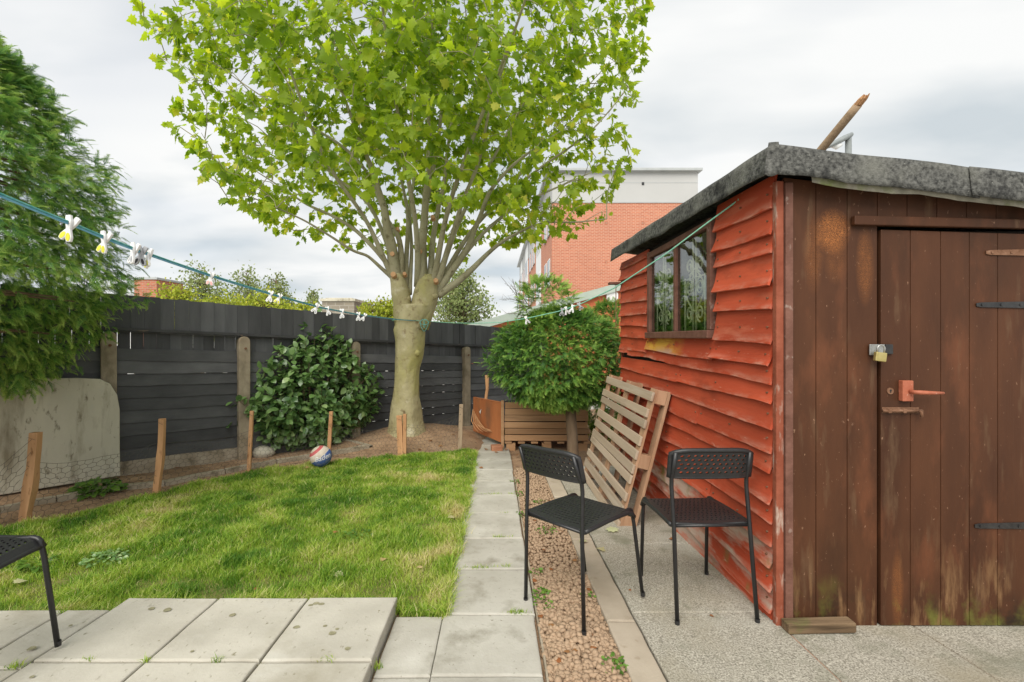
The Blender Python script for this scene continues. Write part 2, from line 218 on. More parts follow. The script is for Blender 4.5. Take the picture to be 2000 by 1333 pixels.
# ------------------------------------------------------------------ mesh helpers
def np_mesh(name, verts, faces, tone=None, smooth=False):
    """faces: (n,k) array"""
    me = bpy.data.meshes.new(name); verts = np.asarray(verts, np.float32); faces = np.asarray(faces, np.int32); n, k = faces.shape
    me.vertices.add(len(verts)); me.vertices.foreach_set('co', verts.ravel()); me.loops.add(n * k); me.loops.foreach_set('vertex_index', faces.ravel())
    me.polygons.add(n); me.polygons.foreach_set('loop_start', np.arange(0, n * k, k, dtype=np.int32)); me.polygons.foreach_set('loop_total', np.full(n, k, np.int32))
    if smooth: me.polygons.foreach_set('use_smooth', np.ones(n, bool))
    me.update(calc_edges=True)
    if tone is not None: me.attributes.new('tone', 'FLOAT', 'POINT').data.foreach_set('value', np.asarray(tone, np.float32))
    return me
def link(name, me, m=None, parent=None, label=None, cat=None, group=None, kind=None):
    o = bpy.data.objects.new(name, me); C.objects.link(o)
    if m is not None and me is not None and not me.materials: me.materials.append(mat[m] if isinstance(m, str) else m)
    if parent is not None: o.parent = parent; o.matrix_parent_inverse = Matrix.Identity(4)
    for k, v in (('label', label), ('category', cat), ('group', group), ('kind', kind)):
        if v: o[k] = v
    return o
def thing(name, label, cat, group=None, loc=(0, 0, 0)):
    o = link(name, None, None, None, label, cat, group); o.location = loc; o.empty_display_size = .05; return o
class MB:
    def __init__(s): s.v = []; s.f = []
    def add(s, vs_, fs):
        b = len(s.v); s.v += [tuple(p) for p in vs_]; s.f += [tuple(i + b for i in f) for f in fs]; return s
    def box(s, x0, x1, y0, y1, z0, z1, mtx=None):
        p = [Vector((x, y, z)) for z in (z0, z1) for y in (y0, y1) for x in (x0, x1)]
        if mtx is not None: p = [mtx @ q for q in p]
        return s.add(p, [(0, 2, 3, 1), (4, 5, 7, 6), (0, 1, 5, 4), (2, 6, 7, 3), (0, 4, 6, 2), (1, 3, 7, 5)])
    def tube(s, pts, rad, seg=8, cap=True, flat=1.0):
        pts = [Vector(p) for p in pts]; n = len(pts)
        if not hasattr(rad, '__len__'): rad = [rad] * n
        b = len(s.v); prev = None
        for i, p in enumerate(pts):
            t = (pts[min(i + 1, n - 1)] - pts[max(i - 1, 0)]).normalized()
            if prev is None:
                a = Vector((0, 0, 1)) if abs(t.z) < .9 else Vector((1, 0, 0)); u = t.cross(a).normalized()
            else: u = (prev - t * prev.dot(t)).normalized()
            prev = u; v = t.cross(u)
            for k in range(seg):
                a = 2 * math.pi * k / seg; s.v.append(tuple(p + (u * math.cos(a) + v * math.sin(a) * flat) * rad[i]))
        for i in range(n - 1):
            for k in range(seg): s.f.append((b + i * seg + k, b + i * seg + (k + 1) % seg, b + (i + 1) * seg + (k + 1) % seg, b + (i + 1) * seg + k))
        if cap:
            s.f.append(tuple(b + k for k in reversed(range(seg)))); s.f.append(tuple(b + (n - 1) * seg + k for k in range(seg)))
        return s
    def grid(s, nu, nv, fn):
        b = len(s.v)
        for j in range(nv + 1):
            for i in range(nu + 1): s.v.append(tuple(fn(i / nu, j / nv)))
        for j in range(nv):
            for i in range(nu): a = b + j * (nu + 1) + i; s.f.append((a, a + 1, a + nu + 2, a + nu + 1))
        return s
    def prism(s, poly, axis_vec):
        n = len(poly); d = Vector(axis_vec)
        vs_ = [Vector(p) for p in poly] + [Vector(p) + d for p in poly]
        return s.add(vs_, [tuple(reversed(range(n))), tuple(range(n, 2 * n))] + [(i, (i + 1) % n, n + (i + 1) % n, n + i) for i in range(n)])
    def mesh(s, name, smooth=False):
        me = bpy.data.meshes.new(name); me.from_pydata(s.v, [], s.f)
        bm = bmesh.new(); bm.from_mesh(me); bmesh.ops.recalc_face_normals(bm, faces=bm.faces); bm.to_mesh(me); bm.free()
        if smooth: me.polygons.foreach_set('use_smooth', np.ones(len(me.polygons), bool))
        me.update(); return me
    def build(s, name, m, parent=None, smooth=False, bevel=0, solid=0, **k):
        o = link(name, s.mesh(name, smooth), m, parent, **k)
        if solid: md = o.modifiers.new('thickness', 'SOLIDIFY'); md.thickness = solid; md.offset = 0
        if bevel: md = o.modifiers.new('bevel', 'BEVEL'); md.width = bevel; md.segments = 2; md.limit_method = 'ANGLE'
        return o
def box(name, m, parent, x0, x1, y0, y1, z0, z1, bevel=0, mtx=None, **k): return MB().box(x0, x1, y0, y1, z0, z1, mtx).build(name, m, parent, bevel=bevel, **k)
def nz(x, y=0, z=0): return mnoise.noise(Vector((x, y, z)))
def P(x, y, Y): return Vector(((x - CX) * Y / F, Y, HC - (y - CY) * Y / F))       # photo pixel at a known distance
def sm(a, b, x): t = min(1, max(0, (x - a) / (b - a))); return t * t * (3 - 2 * t)
FP = Vector((-2.90, 5.10, 0)); FD = Vector((.719, .695, 0)); FN = Vector((.695, -.719, 0))   # back fence: a point, its run, its garden side
def fence_s(x, y): return (x - FP.x) * FN.x + (y - FP.y) * FN.y
def plane(y): return -K * y
def zsoil(x, y):
    s = fence_s(x, y); z = -K * y - .03 + .08 * (1 - sm(.2, .95, s)) + .2 * math.exp(-((x + 1.15) ** 2 + (y - 6.35) ** 2) / .85)
    if x > -.35: z -= .15 * math.exp(-((x + 1.15) ** 2 + (y - 6.35) ** 2) / .85) * sm(-.35, -.1, x)
    return z
def T(x, y, up=0):                                                                # where the ray through a pixel meets the soil
    Y = F * HC / max(20, (y - 700))
    for _ in range(60):
        z = zsoil((x - CX) * Y / F, Y) + up; Y = .6 * Y + .4 * F * (HC - z) / (y - CY)
    return P(x, y, Y)
def G(x, y, up=0): Y = F * (HC - up) / (y - 700); return Vector(((x - CX) * Y / F, Y, up - K * Y))
def fpos(u, s, z): p = FP + FD * u + FN * s; return Vector((p.x, p.y, z))
def rot_batch(n, fwd, up):
    """rows: rotation matrices whose x axis is fwd and z axis is close to up (arrays (n,3))"""
    fwd = fwd / np.linalg.norm(fwd, axis=1, keepdims=True); y = np.cross(up, fwd); y /= np.linalg.norm(y, axis=1, keepdims=True) + 1e-9; z = np.cross(fwd, y)
    return np.stack([fwd, y, z], 2)
def scatter(tv, tf, pos, rot, size):
    n = len(pos); k = len(tv); size = np.asarray(size).reshape(n, 1, -1)
    v = np.einsum('nij,nkj->nki', rot, tv[None] * size) + pos[:, None]
    f = (tf[None] + (np.arange(n) * k)[:, None, None]).reshape(-1, tf.shape[1]); return v.reshape(-1, 3), f
def unit(n): a = rng.normal(size=(n, 3)); return a / np.linalg.norm(a, axis=1, keepdims=True)

# ================================================================== THE SETTING
# wide ground to the horizon, lower than the garden
xs = [-1500, -400, -120, -40, -15, -8, -4, 0, 4, 8, 15, 40, 120, 400, 1500]; ys = [-60, -8, 0, 3, 6, 10, 16, 30, 80, 300, 2500]
gv = [(x, y, -K * min(max(y, -3), 10) - .13) for y in ys for x in xs]; nx = len(xs)
gf = [(j * nx + i, j * nx + i + 1, (j + 1) * nx + i + 1, (j + 1) * nx + i) for j in range(len(ys) - 1) for i in range(nx - 1)]
link('ground', np_mesh('ground', gv, gf), 'ground', kind='structure')
# garden soil up to the back fence
X0, X1, Y0, Y1, n_ = -6.2, 4.2, .25, 10.0, 150
sv_ = []; idx = {}
for j in range(n_ + 1):
    for i in range(n_ + 1):
        x = X0 + (X1 - X0) * i / n_; y = Y0 + (Y1 - Y0) * j / n_; b = .012 if fence_s(x, y) < 1.1 else .003
        sv_.append((x, y, zsoil(x, y) + b * (nz(x * 5, y * 5) + .6 * nz(x * 14, y * 14, 3))))
sf = []
for j in range(n_):
    for i in range(n_):
        x = X0 + (X1 - X0) * (i + .5) / n_; y = Y0 + (Y1 - Y0) * (j + .5) / n_
        if fence_s(x, y) > -.1 and not (x > -.5 and y < 4.6 and False): a = j * (n_ + 1) + i; sf.append((a, a + 1, a + n_ + 2, a + n_ + 1))
link('soil_bed', np_mesh('soil_bed', sv_, sf, smooth=True), 'soil', kind='structure')

def slab_mesh(name, x0, x1, y0, y1, zf, th, tilt=(0, 0), jag=.0, nu=6):
    """a slab whose top follows zf, with slightly rounded, slightly chipped edges"""
    mb = MB(); e = .006; rows = []
    def ring(ins, dz):
        r = []
        pts = [(x0 + ins + (x1 - x0 - 2 * ins) * i / nu, y0 + ins) for i in range(nu)] + [(x1 - ins, y0 + ins + (y1 - y0 - 2 * ins) * i / nu) for i in range(nu)] + \
              [(x1 - ins - (x1 - x0 - 2 * ins) * i / nu, y1 - ins) for i in range(nu)] + [(x0 + ins, y1 - ins - (y1 - y0 - 2 * ins) * i / nu) for i in range(nu)]
        for k, (x, y) in enumerate(pts):
            q = jag * nz(x * 13, y * 13, 1.7)
            r.append((x + q, y + jag * nz(x * 13, y * 13, 8.1), zf(y) + dz + tilt[0] * (x - x0) + tilt[1] * (y - y0)))
        return r
    rings = [ring(0, -th), ring(0, -e), ring(e * .4, -e * .3), ring(e * 1.4, 0)]
    n = len(rings[0])
    for r in rings: mb.v += r
    for a in range(3):
        for k in range(n): mb.f.append((a * n + k, a * n + (k + 1) % n, (a + 1) * n + (k + 1) % n, (a + 1) * n + k))
    mb.f.append(tuple(3 * n + k for k in range(n)))
    return mb
# garden path of square slabs
path = link('path', None, kind='structure')
rows_px = [1640, 1440, 1321, 1200, 1112, 1052, 1003, 968, 940, 917, 899, 884, 871, 861, 852, 845]
ry = [F * HC / (p - 700) for p in rows_px]
for i in range(len(ry) - 1):
    g = .006; dxr = random.uniform(-.006, .006)
    slab_mesh('slab', -.239 + dxr, .184 + dxr, ry[i] + g / 2, ry[i + 1] - g / 2, lambda y: plane(y) + .002, .05, (random.uniform(-.008, .008), random.uniform(-.008, .008)), .003).build('slab', 'slab', path)
for (a, b) in ((ry[0], ry[1]), (ry[1], ry[2]), (ry[2], 2.078)):
    slab_mesh('slab', -.462, -.247, a + .004, b - .004, lambda y: plane(y) - .003, .05, (random.uniform(-.01, .01), 0), .003).build('slab', 'slab', path)
# raised patio on the left
patio = link('patio', None, kind='structure')
PR = .05
for j, (a, b) in enumerate(((.4, .79), (.79, 1.24), (1.24, 1.692), (1.692, 2.145))):
    colx = [-.468, -.897, -1.328, -1.765]
    for i in range(3):
        slab_mesh('slab', colx[i + 1] + .005, colx[i] - .005, a + .006, b - .006, lambda y: plane(y) + PR, .09, (random.uniform(-.006, .006), random.uniform(-.01, .006)), .004).build('slab', 'patio_slab', patio)
for j, (a, b) in enumerate(((.35, .75), (.75, 1.2), (1.2, 1.66), (1.66, 2.05))):
    for i in range(4):
        x1 = -1.775 - i * .43 + (.0 if i else 0); wdt = .2 if i == 0 else .43
        x1 = -1.772 if i == 0 else -1.97 - (i - 1) * .43
        slab_mesh('slab', x1 - wdt + .006, x1 - .004, a + .004, b - .004, lambda y: plane(y) + PR - .006, .09, (random.uniform(-.006, .006), random.uniform(-.006, .006)), .004).build('slab', 'patio_slab', patio)
# round lichen marks on the patio
lm = MB()
for _ in range(46):
    x, y = random.uniform(-2.3, -.5), random.uniform(1.0, 2.1); r = random.uniform(.006, .014); z = plane(y) + PR + .0035
    if (x > -1.76 or y < 2.03) and min(abs(x - c) for c in (-.468, -.897, -1.328, -1.765, -1.97)) > .03 and min(abs(y - c) for c in (1.24, 1.692, 2.145, 1.66)) > .03:
        lm.add([(x + r * 1.2 * (1 + .3 * nz(a, x * 9)) * math.cos(a), y + r * (1 + .3 * nz(a, x * 9)) * math.sin(a), z) for a in [k * math.pi / 5 for k in range(10)]], [tuple(range(10))])
lm.build('lichen', 'lichen', patio, kind='stuff')
# aggregate paving beside and before the shed
paving = link('paving', None, kind='structure')
for (x0, x1, a, b) in [(.645, 1.275, .3, 1.3), (.645, 1.275, 1.306, 2.094), (.645, 1.30, 2.10, 2.875), (.645, 1.30, 2.883, 3.66), (.645, 1.30, 3.668, 4.45), (.645, 1.30, 4.458, 4.95),
                       (1.285, 1.862, .3, 1.4), (1.285, 1.862, 1.406, 2.05), (1.872, 2.45, .3, 1.4), (1.872, 2.45, 1.406, 2.05), (2.46, 3.05, .3, 1.4), (2.46, 3.05, 1.406, 2.05)]:
    slab_mesh('slab', x0, x1, a, b, lambda y: plane(y) + .004, .08, (random.uniform(-.006, .006), 0), .003).build('slab', 'aggregate', paving)
MB().box(1.274, 1.286, .3, 2.02, -.2, .0, Matrix.Shear('XY', 4, (0, 0)) @ Matrix(((1, 0, 0, 0), (0, 1, 0, 0), (0, -K, 1, -.003), (0, 0, 0, 1)))).build('mortar_joint', 'mortar', paving)
MB().box(1.861, 1.873, .3, 2.02, -.2, .0, Matrix(((1, 0, 0, 0), (0, 1, 0, 0), (0, -K, 1, -.003), (0, 0, 0, 1)))).build('mortar_joint', 'mortar', paving)
MB().box(.9, 1.27, 2.092, 2.102, -.2, .0, Matrix(((1, 0, 0, 0), (0, 1, 0, 0), (0, -K, 1, -.002), (0, 0, 0, 1)))).build('mortar_joint', 'mortar', paving)
# kerb stones along the gravel
kerb = link('kerb', None, kind='structure')
ky = [.4, 1.18, 2.03, 2.95, 3.86, 4.7]
for i in range(5):
    slab_mesh('kerb_stone', .508, .638, ky[i] + .004, ky[i + 1] - .004, lambda y: plane(y) + .002, .1, (random.uniform(-.01, .01), 0), .005, 10).build('kerb_stone', 'kerb', kerb)
# thin edging between path and gravel
mb = MB()
def edg(u, v):
    y = 1.05 + 3.5 * u; x = .196 + .028 * sm(1.7, 1.2, y) + .008 * nz(y * 3) + (v - .5) * (.016 + .006 * nz(y * 6, 4)); return (x, y, plane(y) - .012 - .006 * nz(y * 4, 9) - (.03 if v in (0, 1) else 0))
mb.grid(40, 4, edg); mb.build('gravel_edging', 'edging', None, kind='structure')
# ------------------------------------------------------------------ gravel
ico = bmesh.new(); bmesh.ops.create_icosphere(ico, subdivisions=2, radius=1); iv = np.array([v.co[:] for v in ico.verts]); itf = np.array([[v.index for v in f.verts] for f in ico.faces]); ico.free()
ico = bmesh.new(); bmesh.ops.create_icosphere(ico, subdivisions=1, radius=1); iv1 = np.array([v.co[:] for v in ico.verts]); itf1 = np.array([[v.index for v in f.verts] for f in ico.faces]); ico.free()
def stones(n, ygen, xa, xb, smin, smax, big):
    tv, tf = iv1, itf1
    y = ygen(n); x = rng.uniform(xa, xb, n); s = rng.uniform(smin, smax, n); z = -K * y - .022 + rng.uniform(-.006, .012, n) - .006 * (np.minimum(x - xa, xb - x) < .03)
    z += .022 * np.exp(-((x - .36) ** 2 + (y - 1.99) ** 2) / .006) + .012 * np.exp(-((x - .47) ** 2 + (y - 2.42) ** 2) / .005); pos = np.stack([x, y, z], 1); rot = rot_batch(n, np.concatenate([unit(n)[:, :2], rng.normal(0, .2, (n, 1))], 1), np.tile([0., 0, 1], (n, 1)))
    sz = np.stack([s, s * rng.uniform(.6, .95, n), s * rng.uniform(.4, .75, n)], 1)
    k = len(tv); v, f = scatter(tv, tf, pos, rot, sz)
    d = rng.normal(0, 1, (n, 3, 3)); loc = np.repeat(tv[None], n, 0)
    bump = np.sin(np.einsum('nkj,nij->nki', loc, d) * 1.9).sum(2) * .13
    v = pos.repeat(k, 0) + (v - pos.repeat(k, 0)) * (1 + bump.reshape(-1, 1))
    return v, f, np.repeat(rng.uniform(0, 1, n), k)
a = stones(4000, lambda n: rng.uniform(1.25, 2.6, n), .2, .51, .009, .02, True); b = stones(2800, lambda n: rng.uniform(2.6, 4.9, n), .2, .515, .009, .018, False)
mg = bpy.data.materials.new('gravel_stone'); mg.use_nodes = True; N_, L_ = mg.node_tree.nodes, mg.node_tree.links
at = N_.new('ShaderNodeAttribute'); at.attribute_name = 'tone'; rp = N_.new('ShaderNodeValToRGB'); el = rp.color_ramp.elements
for p, c in [(.0, (.36, .25, .16)), (.16, (.56, .45, .32)), (.34, (.68, .61, .5)), (.5, (.36, .33, .28)), (.6, (.46, .25, .13)), (.67, (.78, .73, .64)), (.8, (.5, .4, .28)), (.92, (.17, .15, .13)), (1, (.75, .72, .68))]:
    x = el[0] if p == 0 else (el[1] if p == 1 else el.new(p)); x.position = p; x.color = col(c)
rp.color_ramp.interpolation = 'CONSTANT'
L_.new(at.outputs['Fac'], rp.inputs[0]); nn = N_.new('ShaderNodeTexNoise'); nn.inputs['Scale'].default_value = 60; hs = N_.new('ShaderNodeHueSaturation'); q = N_.new('ShaderNodeMapRange'); q.inputs[3].default_value = .7; q.inputs[4].default_value = 1.3
cc = N_.new('ShaderNodeTexCoord'); L_.new(cc.outputs['Object'], nn.inputs[0]); L_.new(nn.outputs[0], q.inputs[0]); L_.new(q.outputs[0], hs.inputs['Value']); L_.new(rp.outputs[0], hs.inputs['Color']); L_.new(hs.outputs[0], N_['Principled BSDF'].inputs[0]); N_['Principled BSDF'].inputs['Roughness'].default_value = .8
link('gravel', np_mesh('gravel', np.concatenate([a[0], b[0]]), np.concatenate([a[1], b[1] + len(a[0])]), np.concatenate([a[2], b[2]]), True), mg, label='loose brown and buff gravel strip beside the path', cat='gravel', kind='stuff')
# ------------------------------------------------------------------ lawn
edge_px = [(-320, 1120), (-60, 1062), (0, 1045), (45, 1031), (160, 1004), (300, 972), (400, 948), (490, 926), (560, 916), (620, 909), (700, 899), (780, 893), (860, 888), (932, 886)]
edge = [T(*p) for p in edge_px]
poly = [(p.x, p.y) for p in edge] + [(-.225, 5.0), (-.235, 2.08), (-.46, 2.10), (-.46, 2.15), (-1.77, 2.15), (-1.77, 2.055), (-3.2, 2.05)]
poly_a = np.array(poly)
def inside(x, y):
    c = np.zeros(len(x), bool); n = len(poly_a)
    for i in range(n):
        (xa, ya), (xb, yb) = poly_a[i], poly_a[i - 1]
        c ^= ((ya > y) != (yb > y)) & (x < (xb - xa) * (y - ya) / (yb - ya + 1e-12) + xa)
    return c
zs_v = np.vectorize(zsoil)
def lawn_h(x, y): return zs_v(x, y) + .02 + .008 * np.sin(x * 4.1 + 1) * np.sin(y * 3.3)
gx, gy = np.meshgrid(np.linspace(-4, -.2, 90), np.linspace(2, 6, 90)); lz = lawn_h(gx.ravel(), gy.ravel()); lv = np.stack([gx.ravel(), gy.ravel(), lz - .004], 1)
fi = np.array([(j * 90 + i, j * 90 + i + 1, (j + 1) * 90 + i + 1, (j + 1) * 90 + i) for j in range(89) for i in range(89)])
cen = lv[fi].mean(1); fi = fi[inside(cen[:, 0], cen[:, 1])]
link('lawn', np_mesh('lawn', lv, fi, smooth=True), 'lawn_soil', kind='structure')
def vnoise(x, y, f, s): return np.array([nz(a * f, b * f, s) for a, b in zip(x, y)])
def blades(n, x, y, z, hmin, hmax, wd, lean=.55, tone=None):
    h = rng.uniform(hmin, hmax, n); az = rng.uniform(0, 2 * np.pi, n); az2 = rng.uniform(0, 2 * np.pi, n); ln = rng.uniform(.1, lean, n) * h * 1.5
    sx, sy = np.cos(az) * wd / 2, np.sin(az) * wd / 2; lx, ly = np.cos(az2) * ln, np.sin(az2) * ln
    base = np.stack([x, y, z], 1); side = np.stack([sx, sy, 0 * sx], 1); ld = np.stack([lx, ly, 0 * lx], 1); up = np.zeros((n, 3)); up[:, 2] = h
    v = np.stack([base - side, base + side, base + ld * .3 + up * .6 + side * .8, base + ld * .3 + up * .6 - side * .8, base + ld + up * .97], 1).reshape(-1, 3)
    o = (np.arange(n) * 5)[:, None]; f = np.concatenate([o + [0, 1, 2], o + [0, 2, 3], o + [3, 2, 4]], 0)
    return v, f, np.repeat(tone, 5)
cx = rng.uniform(-4, -.2, 330000); cy = 2.0 + 4 * rng.uniform(0, 1, 330000) ** 1.25
cx += rng.normal(0, .012, len(cx)); cy += rng.normal(0, .012, len(cy)); k_ = inside(cx, cy); cx, cy = cx[k_], cy[k_]
pn = vnoise(cx, cy, 3.2, 0) * .5 + vnoise(cx, cy, 9, 5) * .35
keep = rng.uniform(0, 1, len(cx)) < np.clip(.85 + .8 * pn, .35, 1); cx, cy, pn = cx[keep], cy[keep], pn[keep]
n = len(cx); tn = np.clip(.45 + .65 * vnoise(cx, cy, 1.7, 11) + .6 * vnoise(cx, cy, 5, 21) + rng.normal(0, .2, n), 0, 1); dry = rng.uniform(0, 1, n) < .05; tn[dry] = rng.uniform(.85, 1, dry.sum())
hh = np.clip(1 + 1.7 * pn, .4, 2.3); v, f, t = blades(n, cx, cy, lawn_h(cx, cy) - .005, .022, .05, .0034 + .0009 * (cy - 2), .75, tn)
vb = v.reshape(n, 5, 3); vb[:, 2:] = vb[:, :1] + (vb[:, 2:] - vb[:, :1]) * hh[:, None, None]
# ragged tufts hanging over the path and patio edges
ex_, ey_, eo_ = [], [], []
for (xa_, ya_), (xb_, yb_) in zip(poly[-7:-1], poly[-6:]):
    L_e = math.hypot(xb_ - xa_, yb_ - ya_)
    for _ in range(int(L_e * 1500)):
        q_ = random.random(); x_ = xa_ + (xb_ - xa_) * q_; y_ = ya_ + (yb_ - ya_) * q_; k2 = .5 + nz(x_ * 7, y_ * 7, 3)
        if random.random() < k2: ex_.append(x_ + random.gauss(0, .014)); ey_.append(y_ + random.gauss(0, .014))
ex_, ey_ = np.array(ex_), np.array(ey_); ne = len(ex_); v2, f2, t2 = blades(ne, ex_, ey_, -K * ey_ - .012, .025, .07, .0036, 1.0, np.clip(rng.normal(.6, .25, ne), 0, 1))
vb = np.concatenate([vb.reshape(-1, 3), v2]); f = np.concatenate([f, f2 + n * 5]); t = np.concatenate([t, t2])
link('grass', np_mesh('grass', vb.reshape(-1, 3), f, t), 'grass', label='short uneven green lawn grass between patio and soil bed', cat='grass', kind='stuff')
print('grass blades', n)

# ================================================================== BACK FENCE
fence = thing('garden_fence', 'black painted timber fence of lapped boards between concrete posts', 'fence', None, fpos(0, 0, -.17))
fence.location = (0, 0, 0)
ftop = lambda u: 1.57 - .045 * u
frail = lambda u: 1.235 - .047 * u
fhor = lambda u: 1.045 - .047 * u
fbase = lambda u: -.17 - .028 * u
posts_u = [-2.5, -1.16, 0, 1.35, 3.31, 5.2]
u = -2.7; i = 0
while u < 5.3:                                                          # upper run of upright planks
    wd = random.uniform(.1, .135); gap = random.choice([.0006, .001, .001, .0015, .003]); s0 = .03 + random.uniform(-.004, .004)
    t0, t1 = ftop(u) + random.uniform(-.006, .006), ftop(u + wd) + random.uniform(-.006, .006)
    q = [fpos(u, s0, frail(u) - .03), fpos(u + wd, s0, frail(u + wd) - .03), fpos(u + wd, s0, t1), fpos(u, s0, t0)]
    MB().prism(q, -FN * .016).build('plank', 'black_plank', fence); u += wd + gap
u = -2.7
while u < 5.3:                                                          # lower, shorter run below the rail
    wd = random.uniform(.09, .12); s0 = -.012 + random.uniform(-.003, .003)
    q = [fpos(u, s0, fhor(u) - .09), fpos(u + wd, s0, fhor(u + wd) - .09), fpos(u + wd, s0, frail(u) + .02), fpos(u, s0, frail(u) + .02)]
    MB().prism(q, -FN * .014).build('plank', 'black_plank', fence); u += wd + random.choice([.001, .002, .002, .004])
for a, b in zip(posts_u[:-1], posts_u[1:]):                             # rail over each panel
    mb = MB(); n = 12
    for k in range(n + 1):
        uu = a + (b - a) * k / n; z = frail(uu) + .004 * nz(uu * 3, 2)
        mb.v += [tuple(fpos(uu, s, z + dz)) for s, dz in ((.034, -.014), (.062, -.014), (.062, .014), (.034, .014))]
    for k in range(n):
        for c in range(4): mb.f.append((k * 4 + c, k * 4 + (c + 1) % 4, k * 4 + 4 + (c + 1) % 4, k * 4 + 4 + c))
    mb.f += [(0, 1, 2, 3), (n * 4 + 3, n * 4 + 2, n * 4 + 1, n * 4)]; mb.build('rail', 'rail_wood', fence)
u = -2.6
while u < 5.2:                                                          # battens behind: light shows between them
    q = [fpos(u, -.03, fbase(u) + .1), fpos(u + .15, -.03, fbase(u) + .1), fpos(u + .15, -.03, fhor(u) + .02), fpos(u, -.03, fhor(u) + .02)]
    MB().prism(q, -FN * .02).build('batten', 'black_plank', fence); u += .205
for pi, (a, b) in enumerate(zip(posts_u[:-1], posts_u[1:])):            # lapped horizontal boards
    nb = 9; lift = [random.random() < .4 for _ in range(nb)]
    for r in range(nb):
        sd_ = random.random() * 50
        def fn(uu, vv, r=r, sd_=sd_):
            U = a + .03 + (b - a - .06) * uu; H = fhor(U) - (fbase(U) + .13); zt = fhor(U) - H * r / nb + (.022 if r else 0) - (.0265 + .004 * nz(U * 1.5, sd_, 7) if (r and lift[r]) else 0)
            zb = fhor(U) - H * (r + 1) / nb + .009 * nz(U * 2.3, sd_) + .007 * nz(U * 7, sd_)
            return fpos(U, .004 + .016 * vv + .003 * nz(U * 3, sd_, 4), zt + (zb - zt) * vv)
        MB().grid(18, 2, fn).build('board', 'black_wood', fence, solid=.011)
    q = [fpos(a + .03, .022, fbase(a) - .1), fpos(b - .03, .022, fbase(b) - .1), fpos(b - .03, .022, fbase(b) + .135), fpos(a + .03, .022, fbase(a) + .135)]
    MB().prism(q, -FN * .035).build('gravel_board', 'edging' if pi < 2 else 'black_wood', fence)
ptop = {-2.5: 1.3, -1.16: 1.262, 0: 1.213, 1.35: 1.146, 3.31: 1.05, 5.2: .95}
for u in posts_u:                                                       # round topped concrete posts
    h = ptop[u]; hw = .058; outline = [(-hw, fbase(u) - .3), (hw, fbase(u) - .3), (hw, h - hw)] + [(hw * math.cos(t), h - hw + hw * math.sin(t)) for t in [math.pi * k / 10 for k in range(1, 10)]] + [(-hw, h - hw)]
    p = MB().prism([fpos(u + du, .095, z) for du, z in outline], -FN * .1).build('post', 'post_concrete', fence, bevel=.006)
    bz = h - .135; MB().tube([fpos(u + .008, .09, bz), fpos(u + .008, .112, bz)], .013, 7).build('bolt', 'rust', p)

# ================================================================== SHED
XW, YF, YB = 1.274, 1.99, 4.49
shed = thing('shed', 'garden shed with warped red weatherboards, brown plank front and felt roof', 'shed')
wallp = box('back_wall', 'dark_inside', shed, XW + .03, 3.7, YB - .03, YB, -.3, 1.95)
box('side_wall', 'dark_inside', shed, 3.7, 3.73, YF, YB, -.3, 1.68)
box('front_light_stop', 'dark_inside', shed, XW + .05, 3.7, YF + .024, YF + .04, -.2, 1.68)  # unseen backing added to stop light leaking in between the front planks
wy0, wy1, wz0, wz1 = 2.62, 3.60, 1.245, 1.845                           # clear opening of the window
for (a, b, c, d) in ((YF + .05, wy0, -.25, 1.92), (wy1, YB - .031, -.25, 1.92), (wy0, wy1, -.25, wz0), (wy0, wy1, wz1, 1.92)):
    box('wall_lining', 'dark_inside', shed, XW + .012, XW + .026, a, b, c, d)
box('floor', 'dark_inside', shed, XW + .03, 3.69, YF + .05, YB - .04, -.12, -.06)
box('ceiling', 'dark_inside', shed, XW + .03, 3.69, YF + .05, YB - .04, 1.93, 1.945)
# corner trim
box('corner_trim', 'red_trim', shed, XW - .022, XW + .012, YF - .004, YF + .026, -.1, 1.90, bevel=.004)
box('corner_trim', 'brown_frame', shed, XW + .014, XW + .048, YF - .014, YF + .02, -.086, 1.89, bevel=.004)
box('corner_trim', 'red_trim', shed, XW - .01, XW + .02, YB - .02, YB + .012, -.25, 1.93, bevel=.004)
def wboard(ya, yb, ztop, zbot, sd_, curl=.02, wave=.012, m='red_board', drop=0.0, split=False):
    """ya is the near end; the lower edge waves, tilts out and curls"""
    n = max(8, int((yb - ya) * 16))
    def fn(u, v):
        y = ya + (yb - ya) * u + (.006 * nz(v * 3, sd_) if u in (0, 1) else 0)
        up = .06 * (y - 2.03) / 2.4 if ztop > 1.1 else 0
        e = wave * (nz(y * 1.5, sd_) * 1.2 + .35 * nz(y * 7, sd_, 5)) - .012 * nz(sd_, 7.7) - drop * max(0, nz(y * 1.3, sd_, 9))
        zb = zbot + up + e; zt = ztop + up
        endf = sm(.22, 0, min(u, 1 - u) * (yb - ya)); c = curl * (.15 + .6 * max(0, nz(y * 1.7, sd_, 2)) + .75 * endf * (.4 + abs(nz(sd_, 3))))
        return (XW - .002 - .017 * v - .004 * nz(y * 2.5, v * 2, sd_) - c * max(0, (v - .3) / .7) ** 2, y, zt + (zb - zt) * v)
    o = MB().grid(n, 5, fn).build('weatherboard', m, shed, solid=.012); o.data.attributes.new('tone', 'FLOAT', 'POINT').data.foreach_set('value', np.repeat(np.linspace(0, 1, 6), n + 1).astype(np.float32)); o.modifiers['thickness'].use_quality_normals = True
    for yn in (ya + .035, (ya + yb) / 2, yb - .035):
        zc = zbot + .45 * (ztop - zbot) + (.06 * (yn - 2.03) / 2.4 if ztop > 1.1 else 0); MB().tube([(XW - .012, yn, zc), (XW - .026, yn, zc - .001)], .0045, 6).build('nail', 'rust', o)
    return o
zl = [1.793, 1.676, 1.578, 1.436, 1.324, 1.172]
prev = 1.92
